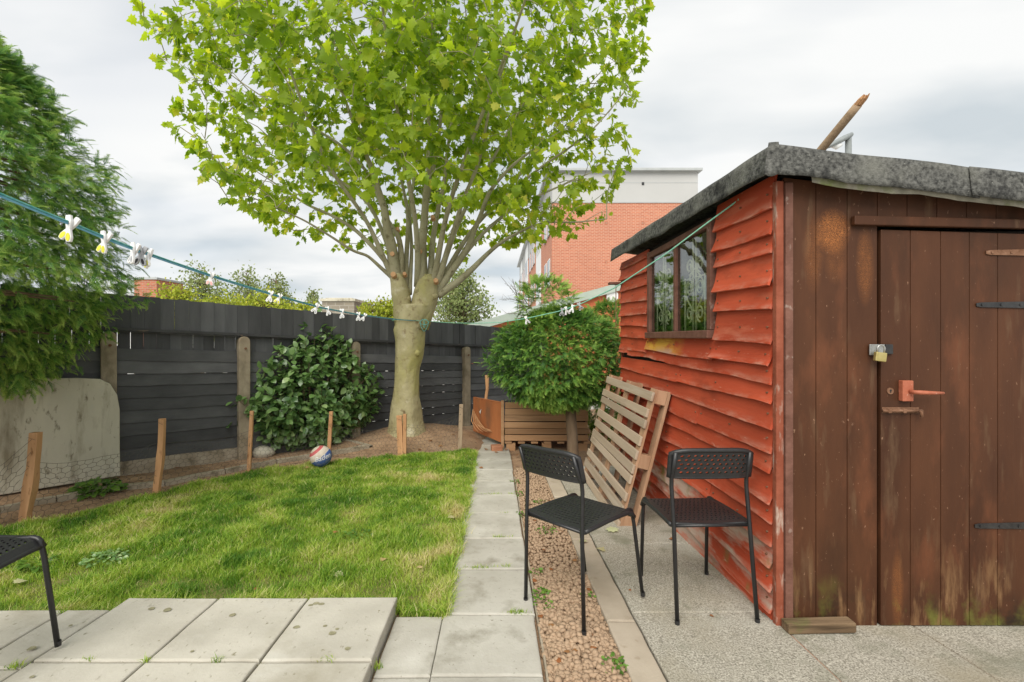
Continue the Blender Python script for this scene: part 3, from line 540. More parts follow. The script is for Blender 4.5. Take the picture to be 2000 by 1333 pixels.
for r, z in enumerate(zl):                                              # boards on either side of the window
    wboard(2.018, 2.545, prev + .02, z, r * 3.1 + 1, .016 + .012 * (r % 2), .008); prev = z
zf_ = [1.86, 1.752, 1.645, 1.52, 1.40, 1.29, 1.185, 1.085]; prev = 1.88
for r, z in enumerate(zf_):
    wboard(3.69, YB - .01, prev + .01, z - .045, r * 2.7 + 40, .013 + .012 * (r % 3 == 1), .012); prev = z - .04
wboard(2.03, 2.56, 1.19, 1.07, 61, .045, .008)
wboard(2.56, 3.70, 1.205, 1.06, 67, .034, .01, 'red_board_yellow')
zlow = [.985, .90, .796, .675, .575, .444, .355, .25, .145, .05, -.05]
prev = 1.10; joints = {0: 4.2, 1: 3.05, 3: 2.75, 5: 3.3, 7: 2.6, 9: 3.6}
for r, z in enumerate(zlow):
    m = 'red_board' if z > .2 else 'red_board_low'; dp = .012
    if r in joints:
        j = joints[r]; wboard(2.02, j, prev + .022, z, r * 5.3 + 80, .02, .016, m, dp); wboard(j + .004, YB - .01, prev + .022, z + random.uniform(-.015, .012), r * 4.1 + 120, .02, .016, m, dp)
    else: wboard(2.02 + random.uniform(-.008, .008), YB - .01, prev + .022, z, r * 5.3 + 80, .02, .016, m, dp)
    prev = z
wboard(2.03, YB - .02, -.02, -.15, 300, .012, .008, 'red_board_low')
# window
win = link('window', None, None, shed)
fr = .05
box('frame', 'brown_frame', win, XW - .035, XW + .01, wy0 - fr, wy0, wz0, wz1 + .05, bevel=.004); box('frame', 'brown_frame', win, XW - .035, XW + .01, wy1, wy1 + fr, wz0, wz1 + .05, bevel=.004)
box('frame', 'brown_frame', win, XW - .033, XW + .009, wy0 + .001, wy1 - .001, wz1, wz1 + .045, bevel=.004)
box('sill', 'brown_frame', win, XW - .055, XW + .009, wy0 - fr, wy1 + fr, wz0 - .05, wz0 - .001, bevel=.006)
box('mullion', 'brown_frame', win, XW - .03, XW + .006, 3.085, 3.12, wz0, wz1, bevel=.003)
for (a, b) in ((wy0 + .001, 3.084), (3.121, wy1 - .001)):
    box('pane', 'glass', win, XW - .012, XW - .008, a, b, wz0, wz1)
    g = MB(); m0 = (a + b) / 2; xg = XW + .001
    for yy in (m0 - .02, m0 + .02, a + .09, b - .09): g.tube([(xg, yy, wz0), (xg, yy, wz1 - (.0 if abs(yy - m0) < .03 else .25))], .006, 6)
    for sy in (-1, 1):                                                  # scrolls
        for z0, sgn in ((wz0 + .05, 1), (wz0 + .36, 1), (wz0 + .34, -1)):
            pts = []
            for k in range(26):
                t = k / 25; rr = .055 * (1 - .72 * t); an = -math.pi / 2 + t * 3.2 * math.pi; pts.append((xg, m0 + sy * (.075 - rr * math.cos(an) * .9), z0 + sgn * (.06 + rr * math.sin(an))))
            g.tube(pts, .006, 5)
        g.tube([(xg, m0 + sy * (.13 * math.sin(math.pi * k / 14)), wz0 + .12 + .28 * k / 14) for k in range(15)], .006, 5)
    g.tube([(xg, a + .02, wz0 + .34), (xg, b - .02, wz0 + .34)], .005, 5)
    g.build('grille', 'ivory_iron', win, smooth=True)
# front: upright brown planks
def fx(px, Y=YF): return (px - CX) * Y / F
topz = lambda x: 2.017 - .118 * (x - 1.196) - .09
ed = [1532, 1594, 1655, 1714]
for a, b in zip(ed[:-1], ed[1:]):
    x0, x1 = fx(a) + .0012, fx(b) - .0012
    MB().prism([(x0, YF, -.092 if a > 1600 else -.078), (x1, YF, -.092 if a > 1600 else -.078), (x1, YF, topz(x1)), (x0, YF, topz(x0))], (0, .02, 0)).build('plank', 'brown', shed, bevel=.0028)
xx = 1714
while xx < 2400:                                                        # short planks over the door
    x0, x1 = fx(xx) + .0012, fx(xx + 58) - .0012
    MB().prism([(x0, YF, 1.70), (x1, YF, 1.70), (x1, YF, topz(x1)), (x0, YF, topz(x0))], (0, .02, 0)).build('plank', 'brown', shed, bevel=.0028); xx += 58
MB().prism([(fx(1660), YF - .004, 1.698), (fx(2420), YF - .004, 1.66), (fx(2420), YF - .004, 1.70), (fx(1660), YF - .004, 1.74)], (0, -.024, 0)).build('lintel', 'brown', shed, bevel=.005)
# door
door = link('door', None, None, shed)
dxs = [1718, 1776, 1835, 1891, 1946, 2001, 2058, 2115]; zd0, zd1 = -.083, 1.682; YD = YF - .006
for a, b in zip(dxs[:-1], dxs[1:]):
    x0, x1 = fx(a) + .0012, fx(b) - .0012; tz = zd1 - .03 * (x0 - fx(1718))
    MB().prism([(x0, YD, zd0), (x1, YD, zd0), (x1, YD, tz - .004), (x0, YD, tz)], (0, .022, 0)).build('plank', 'brown', door, bevel=.0028)
for a in range(2116, 2400, 58):
    x0, x1 = fx(a) + .001, fx(a + 58) - .001; box('plank', 'brown', shed, x0, x1, YF, YF + .02, -.09, 1.699, bevel=.0028)
def hinge(y, xt, m, droop=0):
    z = P(0, y, YD).z; x0, x1 = fx(xt, YD), fx(2114, YD); h = MB().prism([(x0, YD - .002, z - .007), (x0 + .02, YD - .002, z - .011), (x1, YD - .002, z - .02 + droop), (x1, YD - .002, z + .02 + droop), (x0 + .02, YD - .002, z + .011), (x0, YD - .002, z + .007)], (0, -.004, 0)).build('hinge', m, door, bevel=.001)
    for k in range(4): xk = x0 + .025 + k * .085; MB().tube([(xk, YD - .005, z), (xk, YD - .009, z)], .006, 8).build('screw', m, h)
hinge(494, 1924, 'rust'); hinge(596, 1905, 'black_metal'); hinge(1027, 1902, 'black_metal', .004)
# hasp and padlock
def px(x, y, Y=YD): return P(x, y, Y)
p = px(1696, 694); q = px(1722, 673); hasp = box('hasp', 'steel', door, p.x, q.x + .008, YF - .014, YF - .008, p.z, q.z, bevel=.002)
a, b = px(1722, 692), px(1740, 673); box('hasp_strap', 'black_metal', hasp, a.x + .009, b.x, YF - .018, YF - .007, a.z, b.z, bevel=.002)
lk = thing('padlock', 'small brass padlock hanging from the steel hasp on the brown shed door', 'padlock'); c = px(1719, 697, YD - .03)
mt = Matrix.Translation(c) @ Matrix.Rotation(R(7), 4, 'Y')
MB().box(-.024, .024, -.008, .008, -.021, .019, mt).build('body', 'brass', lk, bevel=.003)
MB().tube([mt @ Vector((.016 * math.cos(t), 0, .019 + (.016 if 0 < t < math.pi else 0) + .016 * math.sin(t))) for t in [math.pi * k / 12 for k in range(13)]] , .0038, 8).build('shackle', 'steel', lk, smooth=True)
# lever handle, keyhole, bolt
hd = link('handle', None, None, door); a, b = px(1754, 783), px(1775, 743); box('plate', 'handle', hd, a.x, b.x, YD - .024, YD - .0005, a.z, b.z, bevel=.003)
a = px(1768, 764); MB().tube([(a.x, YD - .02, a.z), (a.x, YD - .05, a.z), (a.x + .012, YD - .056, a.z), (a.x + .06, YD - .056, a.z - .002), (a.x + .118, YD - .052, a.z - .003)], [.009, .009, .0095, .0085, .006], 10).build('lever', 'handle', hd, smooth=True)
kh = link('keyhole', None, None, door); a = px(1738, 764); MB().tube([(a.x, YD, a.z), (a.x, YD - .004, a.z)], .0145, 20).build('escutcheon', 'rust', kh)
MB().tube([(a.x, YD - .004, a.z + .003), (a.x, YD - .0052, a.z + .003)], .0045, 10).box(a.x - .002, a.x + .002, YD - .0052, YD - .004, a.z - .008, a.z + .002).build('slot', 'black_metal', kh)
bo = link('bolt', None, None, door); a, b = px(1720, 802), px(1796, 798); box('plate', 'rust', bo, a.x + .004, b.x - .006, YD - .004, YD - .0005, a.z - .012, a.z + .014, bevel=.001)
MB().tube([(a.x, YD - .012, a.z), (b.x, YD - .012, a.z)], .0065, 10).tube([(b.x - .016, YD - .014, a.z), (b.x - .016, YD - .026, a.z - .004), (b.x - .014, YD - .026, a.z - .025)], .006, 8).build('rod', 'rust', bo, smooth=True)
for xk in (.02, .085): MB().box(a.x + xk, a.x + xk + .014, YD - .021, YD - .004, a.z - .01, a.z + .01).build('staple', 'rust', bo, bevel=.003)
# roof: deck and turned down felt
def rz(x, y): return 2.017 + .025 * (y - 1.92) - .118 * (x - 1.196) + .006 * nz(x * 3, y * 3)
rf = link('roof', None, None, shed)
MB().grid(30, 30, lambda u, v: (1.196 + 2.75 * u, 1.92 + 2.62 * v, rz(1.196 + 2.75 * u, 1.92 + 2.62 * v))).build('deck', 'felt', rf, smooth=True, solid=.02)
def flapf(x0, x1, y, hgt, sd_, off=0):
    def fn(u, v):
        x = x0 + (x1 - x0) * u; return (x, y - .008 - off - .012 * v - .006 * nz(x * 5, sd_), rz(x, y) + .012 - v * (hgt + .012 * nz(x * 4, sd_) + .006 * nz(x * 15, sd_)))
    return MB().grid(44, 5, fn)
flapf(1.190, 2.06, 1.915, .13, 3).build('felt_edge', 'felt', rf, smooth=True, solid=.004)
flapf(2.02, 3.95, 1.915, .126, 9, .006).build('felt_edge', 'felt', rf, smooth=True, solid=.004)
flapf(1.36, 3.9, 1.925, .146, 17, -.01).build('felt_underlay', 'felt_pale', rf, smooth=True, solid=.003)
def lf(u, v):
    y = 1.905 + 2.64 * u; return (1.19 - .006 - .012 * v - .006 * nz(y * 4, 7), y, rz(1.196, y) + .012 - v * (.12 + .012 * nz(y * 3, 5) + .005 * nz(y * 14, 5)))
MB().grid(60, 5, lf).build('felt_edge', 'felt', rf, smooth=True, solid=.004)
def cf(u, v):                                                           # folded corner
    a = u * math.pi / 2; return (1.19 - .016 - .02 * math.cos(a) * (.4 + v) + .03 * u, 1.905 - .018 * math.sin(a) * (.4 + v) - .002, rz(1.196, 1.92) + .016 - .13 * v - .02 * v * math.sin(u * math.pi))
MB().grid(8, 6, cf).build('felt_corner', 'felt', rf, smooth=True, solid=.004)
# bracket plank on the far corner of the shed
MB().box(XW - .14, XW + .06, 4.42, 4.50, 0, .022, Matrix.Translation((0, 0, P(1215, 556, 4.45).z))).build('bracket_plank', 'brown_frame', shed, bevel=.003)
hk = thing('hanging_rod', 'rusty thin hooked rod hanging from the small plank at the shed corner', 'rod'); zr = P(1215, 556, 4.45).z; xr = fx(1203, 4.45)
MB().tube([(xr - .006, 4.45, zr - .0), (xr - .008, 4.45, zr - .03), (xr, 4.45, zr - .045), (xr + .008, 4.45, zr - .03), (xr + .006, 4.45, zr)], .003, 6).tube([(xr, 4.45, zr - .045), (xr, 4.45, zr - .42)], .0045, 6).build('rod', 'rust', hk)
# offcut at the foot of the shed
a, b = G(1530, 1232), G(1655, 1228); ob = MB().box(0, b.x - a.x, -.03, .022, 0, .042, Matrix.Translation((a.x, 1.955, plane(1.97) + .006)) @ Matrix.Rotation(R(-1.5), 4, 'Y')).build('timber_offcut', 'offcut', None, bevel=.004, label='short weathered timber offcut lying against the foot of the brown shed front', cat='offcut')
# broken pole on the roof
a, b = P(1598, 300, 2.35), P(1690, 188, 2.1); d = (b - a); a2 = a - d * .12
pl = thing('broken_pole', 'thin weathered wooden pole with splintered tip sticking up from the shed roof', 'pole')
MB().tube([a2, a, a + d * .7, b - d * .14], [.021, .021, .02, .019], 12).build('shaft', 'pole_wood', pl, smooth=True)
sp_ = MB()
for k in range(7): t = k / 7 * 6.28; o_ = Vector((.012 * math.cos(t), .012 * math.sin(t), 0)); sp_.tube([b - d * .15 + o_, b - d * .05 + o_ * 1.1, b + d * random.uniform(-.05, .05) + o_ * .9], [.008, .007, .002], 5)
sp_.build('splintered_tip', 'stake', pl)

# ================================================================== PALLET
pal = thing('pallet', 'weathered wooden pallet leaning on the red shed wall', 'pallet')
yb0, yb1 = 3.17, 4.47; A = Vector((.86, 0, plane(3.8) + .012)); Bv = Vector((1.122, 0, .842)); dv = (Bv - A).normalized(); Lp = (Bv - A).length; nvv = Vector((dv.z, 0, -dv.x))
pm = Matrix(((0, dv.x, nvv.x, A.x), (1, 0, 0, 0), (0, dv.z, nvv.z, A.z), (0, 0, 0, 1)))       # local: x along y, y up the slope, z towards the wall
ns = 10; pitch = Lp / ns
for i in range(ns):
    wd = pitch * random.uniform(.6, .7); off = random.uniform(-.012, .012)
    MB().box(yb0 + off, yb1 + off, i * pitch + .003, i * pitch + wd, 0, .018, pm @ Matrix.Rotation(R(random.uniform(-.4, .4)), 4, 'Z')).build('slat', 'pallet', pal, bevel=.003)
for yy in (yb0 + .004, (yb0 + yb1) / 2 - .045, yb1 - .095):
    MB().box(yy, yy + .09, .004, Lp - .004, .0185, .038, pm).build('bearer', 'pallet_edge', pal, bevel=.002)
    for h in (.003, Lp / 2 - .06, Lp - .105): MB().box(yy + .003, yy + .087, h, h + .1, .0385, .115, pm).build('block', 'pallet_edge', pal, bevel=.003)
    MB().box(yy - .002, yy + .086, 0, Lp, .1155, .136, pm).build('rear_board', 'pallet_edge', pal, bevel=.002)

# ================================================================== CHAIRS
def perforated(fn, nu, nv, hole=.3, margin=(.06, .1), skew=0, k=8, rows_offset=True):
    """sheet fn(u,v) with a grid of round holes; solid margin all round"""
    mb = MB(); mu, mv = margin; us = [0] + [mu + (1 - 2 * mu) * i / nu for i in range(nu + 1)] + [1]; vs2 = [0] + [mv + (1 - 2 * mv) * j / nv for j in range(nv + 1)] + [1]
    for j in range(len(vs2) - 1):
        for i in range(len(us) - 1):
            u0, u1, v0, v1 = us[i], us[i + 1], vs2[j], vs2[j + 1]
            if 0 < i < len(us) - 2 and 0 < j < len(vs2) - 2:
                sh = (.18 if j % 2 else -.18) if rows_offset else 0
                cu, cv = (u0 + u1) / 2 + sh * (u1 - u0), (v0 + v1) / 2; b = len(mb.v); ring = []
                for q in range(k):
                    a = 2 * math.pi * (q + .5) / k; ring.append((cu + hole * (u1 - u0) * math.cos(a) + skew * (u1 - u0) * math.sin(a), cv + hole * 1.05 * (v1 - v0) * math.sin(a)))
                cs = [(u1, (v0 + v1) / 2), (u1, v1), ((u0 + u1) / 2, v1), (u0, v1), (u0, (v0 + v1) / 2), (u0, v0), ((u0 + u1) / 2, v0), (u1, v0)]
                mb.v += [tuple(fn(*c)) for c in cs] + [tuple(fn(*c)) for c in ring]
                for q in range(8):
                    q2 = (q + 1) % 8; r0, r1 = (q - 1) % 8, q
                    mb.f.append((b + q, b + q2, b + 8 + r1, )) ; mb.f.append((b + q, b + 8 + r1, b + 8 + r0))
            else: mb.v += [tuple(fn(*c)) for c in ((u0, v0), (u1, v0), (u1, v1), (u0, v1))]; b = len(mb.v) - 4; mb.f.append((b, b + 1, b + 2, b + 3))
    return mb
def weld(o):
    bm = bmesh.new(); bm.from_mesh(o.data); bmesh.ops.remove_doubles(bm, verts=bm.verts, dist=2e-4); bmesh.ops.recalc_face_normals(bm, faces=bm.faces); bm.to_mesh(o.data); bm.free()
W = .178
def make_chair():
    ch = thing('chair', 'x', 'chair', 'black chairs on the paving'); r = .0095
    for s in (-1, 1):
        MB().tube([(s * (W + .006), -.226, 0), (s * W, -.196, .42), (s * W, -.178, .60), (s * W, -.18, .635), (s * (W - .001), -.194, .67), (s * (W - .004), -.222, .765)], r, 10).build('rear_leg', 'chair_tube', ch, smooth=True)
        pts = [(s * (W + .004), .228, 0), (s * W, .196, .36), (s * W, .186, .415)] + [(s * W, .155 + .033 * math.cos(a), .415 + .025 * math.sin(a)) for a in (.5, 1.0, 1.57)] + [(s * W, .05, .43), (s * W, -.1, .424), (s * W, -.19, .424)]
        MB().tube(pts, r, 10).build('front_leg', 'chair_tube', ch, smooth=True)
        for (y, zz) in ((-.2255, 0), (.2275, 0)): MB().tube([(s * (W + .006), y, .0), (s * (W + .006), y, .02)], .0108, 10).build('foot_cap', 'black_plastic', ch)
    MB().tube([(-W, -.19, .424), (W, -.19, .424)], .008, 8).build('rear_rail', 'chair_tube', ch, smooth=True)
    def back(u, v):
        x = (u * 2 - 1) * (W + .012); c = (abs(u * 2 - 1)) ** 6; z = .645 + .13 * v - .02 * c * max(0, v * 1.2 - .2); y = -.19 - .2 * (z - .645) ** 1.0 * 1.1 - .012 * (1 - (u * 2 - 1) ** 2); return Vector((x, y + .012 * c, z))
    o = perforated(back, 11, 5, .29, (.075, .12)).build('back_panel', 'black_plastic', ch, smooth=False); weld(o); md = o.modifiers.new('t', 'SOLIDIFY'); md.thickness = .011; md.offset = 0
    mb = MB(); mb.tube([back(0, v / 6) for v in range(7)] + [back(u / 16, 1) for u in range(1, 16)] + [back(1, 1 - v / 6) for v in range(7)], .0115, 8); mb.build('back_rim', 'black_plastic', ch, smooth=True)
    MB().tube([back(u / 12, 0) for u in range(13)], .007, 8).build('back_rim', 'black_plastic', ch, smooth=True)
    def seat(u, v):
        x = (u * 2 - 1) * (W + .008); e = (abs(u * 2 - 1)) ** 4
        y = -.185 + .385 * v; z = .442 - .016 * (1 - (u * 2 - 1) ** 2) * (1 - v * .6) + .006 * math.sin(v * 3.1)
        fr_ = max(0, (v - .86) / .14); return Vector((x, y - .012 * fr_ ** 2, z - .03 * fr_ ** 2 - .01 * e))
    o = perforated(seat, 15, 15, .27, (.07, .075), .16).build('seat', 'black_plastic', ch); weld(o); md = o.modifiers.new('t', 'SOLIDIFY'); md.thickness = .008; md.offset = 0
    for s in (0, 1): MB().tube([seat(s, v / 14) - Vector((0, 0, .004)) for v in range(15)], .011, 8).build('seat_rim', 'black_plastic', ch, smooth=True)
    MB().tube([seat(u / 10, 0) for u in range(11)], .007, 8).build('seat_rim', 'black_plastic', ch, smooth=True)
    MB().tube([seat(u / 10, 1) for u in range(11)], .009, 8).build('seat_rim', 'black_plastic', ch, smooth=True)
    return ch
def dup(root):
    r = root.copy(); C.objects.link(r)
    for c in list(root.children):
        k = c.copy(); C.objects.link(k); k.parent = r
    return r
ch1 = make_chair(); ch1.location = (.441, 2.215, plane(2.2) + .002); ch1.rotation_euler = (R(.5), R(-3.6), -.884); ch1['label'] = 'black chair with perforated back standing half on the gravel strip'
ch2 = dup(ch1); ch2.location = (.992, 2.232, plane(2.232) + .002); ch2.rotation_euler = (-K, 0, .035); ch2['label'] = 'black chair with perforated back on the grey paving against the red shed wall'
ch3 = dup(ch1); ch3.location = (-1.955, 1.575, plane(1.575) + PR - .002); ch3.rotation_euler = (0, K, -math.pi / 2); ch3['label'] = 'black chair on the raised patio slabs beside the lawn'

# ================================================================== STAKES, WIRE, KERB OF THE BED
stakes = []
def stake(bx, by, tx, ty, wpx, m, label, kink=0, split=False):
    b = T(bx, by); Y = b.y; t = P(tx, ty, Y + .02); wd = wpx * .76 * Y / F / 2; st = thing('stake', label, 'stake', 'stakes along the soil bed')
    n = 8; mb = MB(); ax = (t - b)
    for k in range(n + 1):
        f_ = k / n; c = b - Vector((0, 0, .12)) * (1 if k == 0 else 0) + ax * f_ + Vector((kink * math.sin(f_ * 3.14) * wd, 0, 0)); wk = wd * (1 + .12 * nz(f_ * 4, bx)) * (1 + (.22 * math.exp(-((f_ - .45) / .12) ** 2) if kink else 0))
        for (sx, sy) in ((-1, -.7), (1, -.7), (1, .7), (-1, .7)): mb.v.append(tuple(c + Vector((sx * wk, sy * wk, 0))))
    for k in range(n):
        for c in range(4): mb.f.append((k * 4 + c, k * 4 + (c + 1) % 4, k * 4 + 4 + (c + 1) % 4, k * 4 + 4 + c))
    mb.f += [(3, 2, 1, 0), (n * 4, n * 4 + 1, n * 4 + 2, n * 4 + 3)]; mb.build('shaft', m, st, bevel=.003)
    if split:
        MB().box(wd * .8, wd * 2.0, -.01, .02, -.05, ax.z * 1.04, Matrix.Translation(b)).build('splint', m, st, bevel=.003)
    MB().tube([t + Vector((-wd * .9, -wd, -.03)), t + Vector((wd * .9, -wd, -.05))], .0012, 4).build('staple', 'wire', st)
    stakes.append((b, t))
stake(45, 1026, 70, 845, 22, 'stake', 'thick orange wood stake with a bulging knot before the old concrete slab', .5)
stake(304, 967, 317, 818, 14, 'stake', 'slightly bent orange wood stake before the first black panel beside the concrete slab', .6)
stake(486, 924, 492, 803, 9, 'stake', 'thin orange wood stake at the camellia side of the stone by the post')
stake(642, 893, 647, 804, 9, 'stake', 'thin straight wood stake right behind the basketball')
stake(783, 893, 780, 812, 14, 'stake', 'doubled orange wood stake before the plane tree trunk', 0, True)
stake(898, 881, 901, 790, 10, 'stake_grey', 'grey weathered stake near the path and the compost crate')
net = thing('wire_netting', 'sagging rusty chicken wire strung between the wooden stakes', 'netting')
def wire_panel(b0, t0, b1, t1, hgt, sag, sd_):
    L = (b1 - b0).length; hx = .052; nu = int(L / hx * 1.0); nv = max(3, int(hgt / .045)); mb = MB()
    def pt(u, v):
        base = b0.lerp(b1, u); top = t0.lerp(t1, u); h = v * (hgt / (t0 - b0).length) * .94
        p = base.lerp(top, min(1, h)); p.z -= sag * 4 * u * (1 - u) * v * (.8 + .4 * nz(u * 3, sd_)); p += Vector((.02 * nz(u * 5, v * 3, sd_), .035 * nz(u * 4, v * 3, sd_ + 5), .012 * nz(u * 7, v * 6, sd_ + 2))); p.y -= .02
        p.z = max(p.z, zsoil(p.x, p.y) + .002); return p
    def seg(a, c): mb.tube([a, c], .0014, 3, False)
    for j in range(nv):
        for i in range(nu):
            o = .5 * (j % 2); u0 = (i + o) / (nu + .5); u1 = (i + o + .5) / (nu + .5); um = (i + o + .25) / (nu + .5); v0 = j / nv; v1 = (j + 1) / nv
            a = pt(u0, v0 + .33 / nv); b = pt(min(1, u0 + .5 / (nu + .5)), v0); c = pt(min(1, u0 + 1 / (nu + .5)), v0 + .33 / nv); seg(a, b); seg(b, c); seg(a, pt(u0, v0 + 1 / nv))
    mb.tube([pt(k / 12, 1) for k in range(13)], .0014, 3, False)
    me = mb.mesh('mesh_panel'); o = link('mesh_panel', me, 'wire', net); o['kind'] = 'stuff'
first = (T(-150, 1085), None); first = (first[0], first[0] + Vector((-.05, 0, .5)))
ss = [first] + stakes
for k in range(len(ss) - 1): wire_panel(ss[k][0], ss[k][1], ss[k + 1][0], ss[k + 1][1], .5 if k < 3 else .42, .07 if k else .15, k * 3.3)
kp = [(-140, 1040), (0, 1003), (110, 981), (210, 962), (322, 950), (440, 926), (540, 907), (640, 892), (722, 876)]
be = thing('bed_edging', 'low worn stone edging strip along the soil bed', 'edging'); kpts = [T(*q) for q in kp]
for a, b in zip(kpts[:-1], kpts[1:]):
    d = (b - a); n_ = Vector((-d.y, d.x, 0)).normalized()
    def fn(u, v, a=a, d=d, n_=n_):
        p = a + d * (.01 + .98 * u); wv = [0, 0, .055, .055][v_i(v)]; hz = [-.06, .045, .045, -.06][v_i(v)]; return p + n_ * (wv + .004 * nz(p.x * 6, v)) + Vector((0, 0, hz + .005 * nz(p.x * 5, p.y * 5)))
    v_i = lambda v: round(v * 3)
    MB().grid(8, 3, fn).build('edging_block', 'edging', be)
a, b = T(722, 876), T(668, 862); d = b - a; MB().grid(5, 3, lambda u, v: a + d * u + Vector((.03 * (round(v * 3) in (2, 3)), .04 * (round(v * 3) in (2, 3)), [-.06, .03, .03, -.06][round(v * 3)]))).build('edging_block', 'edging', be)
# old concrete slab standing against the fence
def fs(px_, Y0_=None):
    # fence-parallel plane 0.17 m in front of the boards
    q = FP + FN * .17; k = (px_ - CX) / F; t = (k * q.y - q.x) / (FD.x - k * FD.y); return q + FD * t
out_px = [(-260, 1010), (235, 930), (234, 860), (234, 800), (229, 772), (215, 750), (195, 741), (150, 739), (100, 740), (60, 741), (20, 744), (-260, 730)]
pts = []
for (x, y) in out_px: q = fs(x); pts.append(P(x, y, q.y))
MB().prism(pts, -FN * .05).build('concrete_slab', 'old_concrete', None, bevel=.008, label='old stained concrete slab with rounded corner propped against the black fence', cat='slab')
def rock(px_, py_, r, label, name='stone'):
    p = T(px_, py_); v = iv.copy(); v = v * (1 + .18 * np.sin(v @ np.array([[2.1, 1, .3], [.4, 2.3, 1.2], [1.5, .2, 2.6]])).sum(1, keepdims=True) / 2); v = v * np.array([r, r * .8, r * .62]) + np.array([p.x, p.y, p.z + r * .25])
    link(name, np_mesh(name, v, itf), 'old_concrete', None, label, 'stone')
rock(510, 892, .13, 'rough grey stone lying at the foot of the concrete post by the camellia')

# ================================================================== BALL
bp = T(628, 914); rb = .115; bc = Vector((bp.x, bp.y - .02, zsoil(bp.x, bp.y) + rb + .018))
mbm = bpy.data.materials.new('ball_panels'); mbm.use_nodes = True; N_, L_ = mbm.node_tree.nodes, mbm.node_tree.links; tcn = N_.new('ShaderNodeTexCoord')
vm = N_.new('ShaderNodeVectorMath'); vm.operation = 'DOT_PRODUCT'; vm.inputs[1].default_value = Vector((-.55, -.22, .80)).normalized(); L_.new(tcn.outputs['Object'], vm.inputs[0])
mr_ = N_.new('ShaderNodeMapRange'); mr_.inputs[1].default_value = -rb; mr_.inputs[2].default_value = rb; L_.new(vm.outputs['Value'], mr_.inputs[0]); rp = N_.new('ShaderNodeValToRGB'); rp.color_ramp.interpolation = 'CONSTANT'; el = rp.color_ramp.elements
for p_, c_ in [(0, (.6, .55, .45)), (.06, (.05, .12, .37)), (.55, (.7, .64, .54)), (.57, (.62, .54, .45)), (.8, (.72, .66, .57)), (.815, (.5, .09, .1)), (.93, (.58, .53, .42))]:
    x = el[0] if p_ == 0 else el.new(p_); x.position = p_; x.color = col(c_)
el[-1].color = col((.58, .53, .42)); L_.new(mr_.outputs[0], rp.inputs[0])
nn = N_.new('ShaderNodeTexNoise'); nn.inputs['Scale'].default_value = 25; L_.new(tcn.outputs['Object'], nn.inputs[0]); mi = N_.new('ShaderNodeMix'); mi.data_type = 'RGBA'; q = N_.new('ShaderNodeMapRange'); q.inputs[1].default_value = .45; q.inputs[2].default_value = .8; q.inputs[4].default_value = .5; L_.new(nn.outputs[0], q.inputs[0]); L_.new(q.outputs[0], mi.inputs[0]); L_.new(rp.outputs[0], mi.inputs[6]); mi.inputs[7].default_value = (.4, .33, .25, 1); L_.new(mi.outputs[2], N_['Principled BSDF'].inputs[0]); N_['Principled BSDF'].inputs['Roughness'].default_value = .6
vb_ = N_.new('ShaderNodeTexVoronoi'); vb_.inputs['Scale'].default_value = 230; L_.new(tcn.outputs['Object'], vb_.inputs[0]); bpn = N_.new('ShaderNodeBump'); bpn.inputs['Strength'].default_value = .3; bpn.inputs['Distance'].default_value = .002; L_.new(vb_.outputs[0], bpn.inputs['Height']); L_.new(bpn.outputs[0], N_['Principled BSDF'].inputs['Normal'])
bm = bmesh.new(); bmesh.ops.create_uvsphere(bm, u_segments=40, v_segments=24, radius=rb); me = bpy.data.meshes.new('basketball'); bm.to_mesh(me); bm.free(); me.polygons.foreach_set('use_smooth', np.ones(len(me.polygons), bool))
ball = link('basketball', me, mbm, None, 'red, white and blue basketball lying at the edge of the lawn', 'ball'); ball.location = bc
fc = bpy.data.curves.new('txt', 'FONT'); fc.body = 'Baden'; fc.size = .075; fc.align_x = 'CENTER'; fc.align_y = 'CENTER'; fc.shear = .35; fc.resolution_u = 3; fc.offset = .0006
to = bpy.data.objects.new('txt', fc); C.objects.link(to); dg = bpy.context.evaluated_depsgraph_get(); tm = bpy.data.meshes.new_from_object(to.evaluated_get(dg)); bpy.data.objects.remove(to)
bm = bmesh.new(); bm.from_mesh(tm); bmesh.ops.triangulate(bm, faces=bm.faces); bmesh.ops.subdivide_edges(bm, edges=[e for e in bm.edges if e.calc_length() > .012], cuts=2)
vdir = (Vector((0, 0, HC)) - bc).normalized()
cd = Vector((.52, -.84, .06)).normalized(); ux = Vector((0, 0, 1)).cross(cd).normalized(); uz = cd.cross(ux); rt = R(14); u2 = ux * math.cos(rt) + uz * math.sin(rt); w2 = -ux * math.sin(rt) + uz * math.cos(rt)
for v in bm.verts:
    x, y = v.co.x, v.co.y; d = (cd * math.cos(math.hypot(x, y) / rb) + (u2 * x + w2 * y).normalized() * math.sin(math.hypot(x, y) / rb)); v.co = d * (rb + .0012)
bm.to_mesh(tm); bm.free(); tm.materials.clear(); link('lettering', tm, 'peg_white', ball)

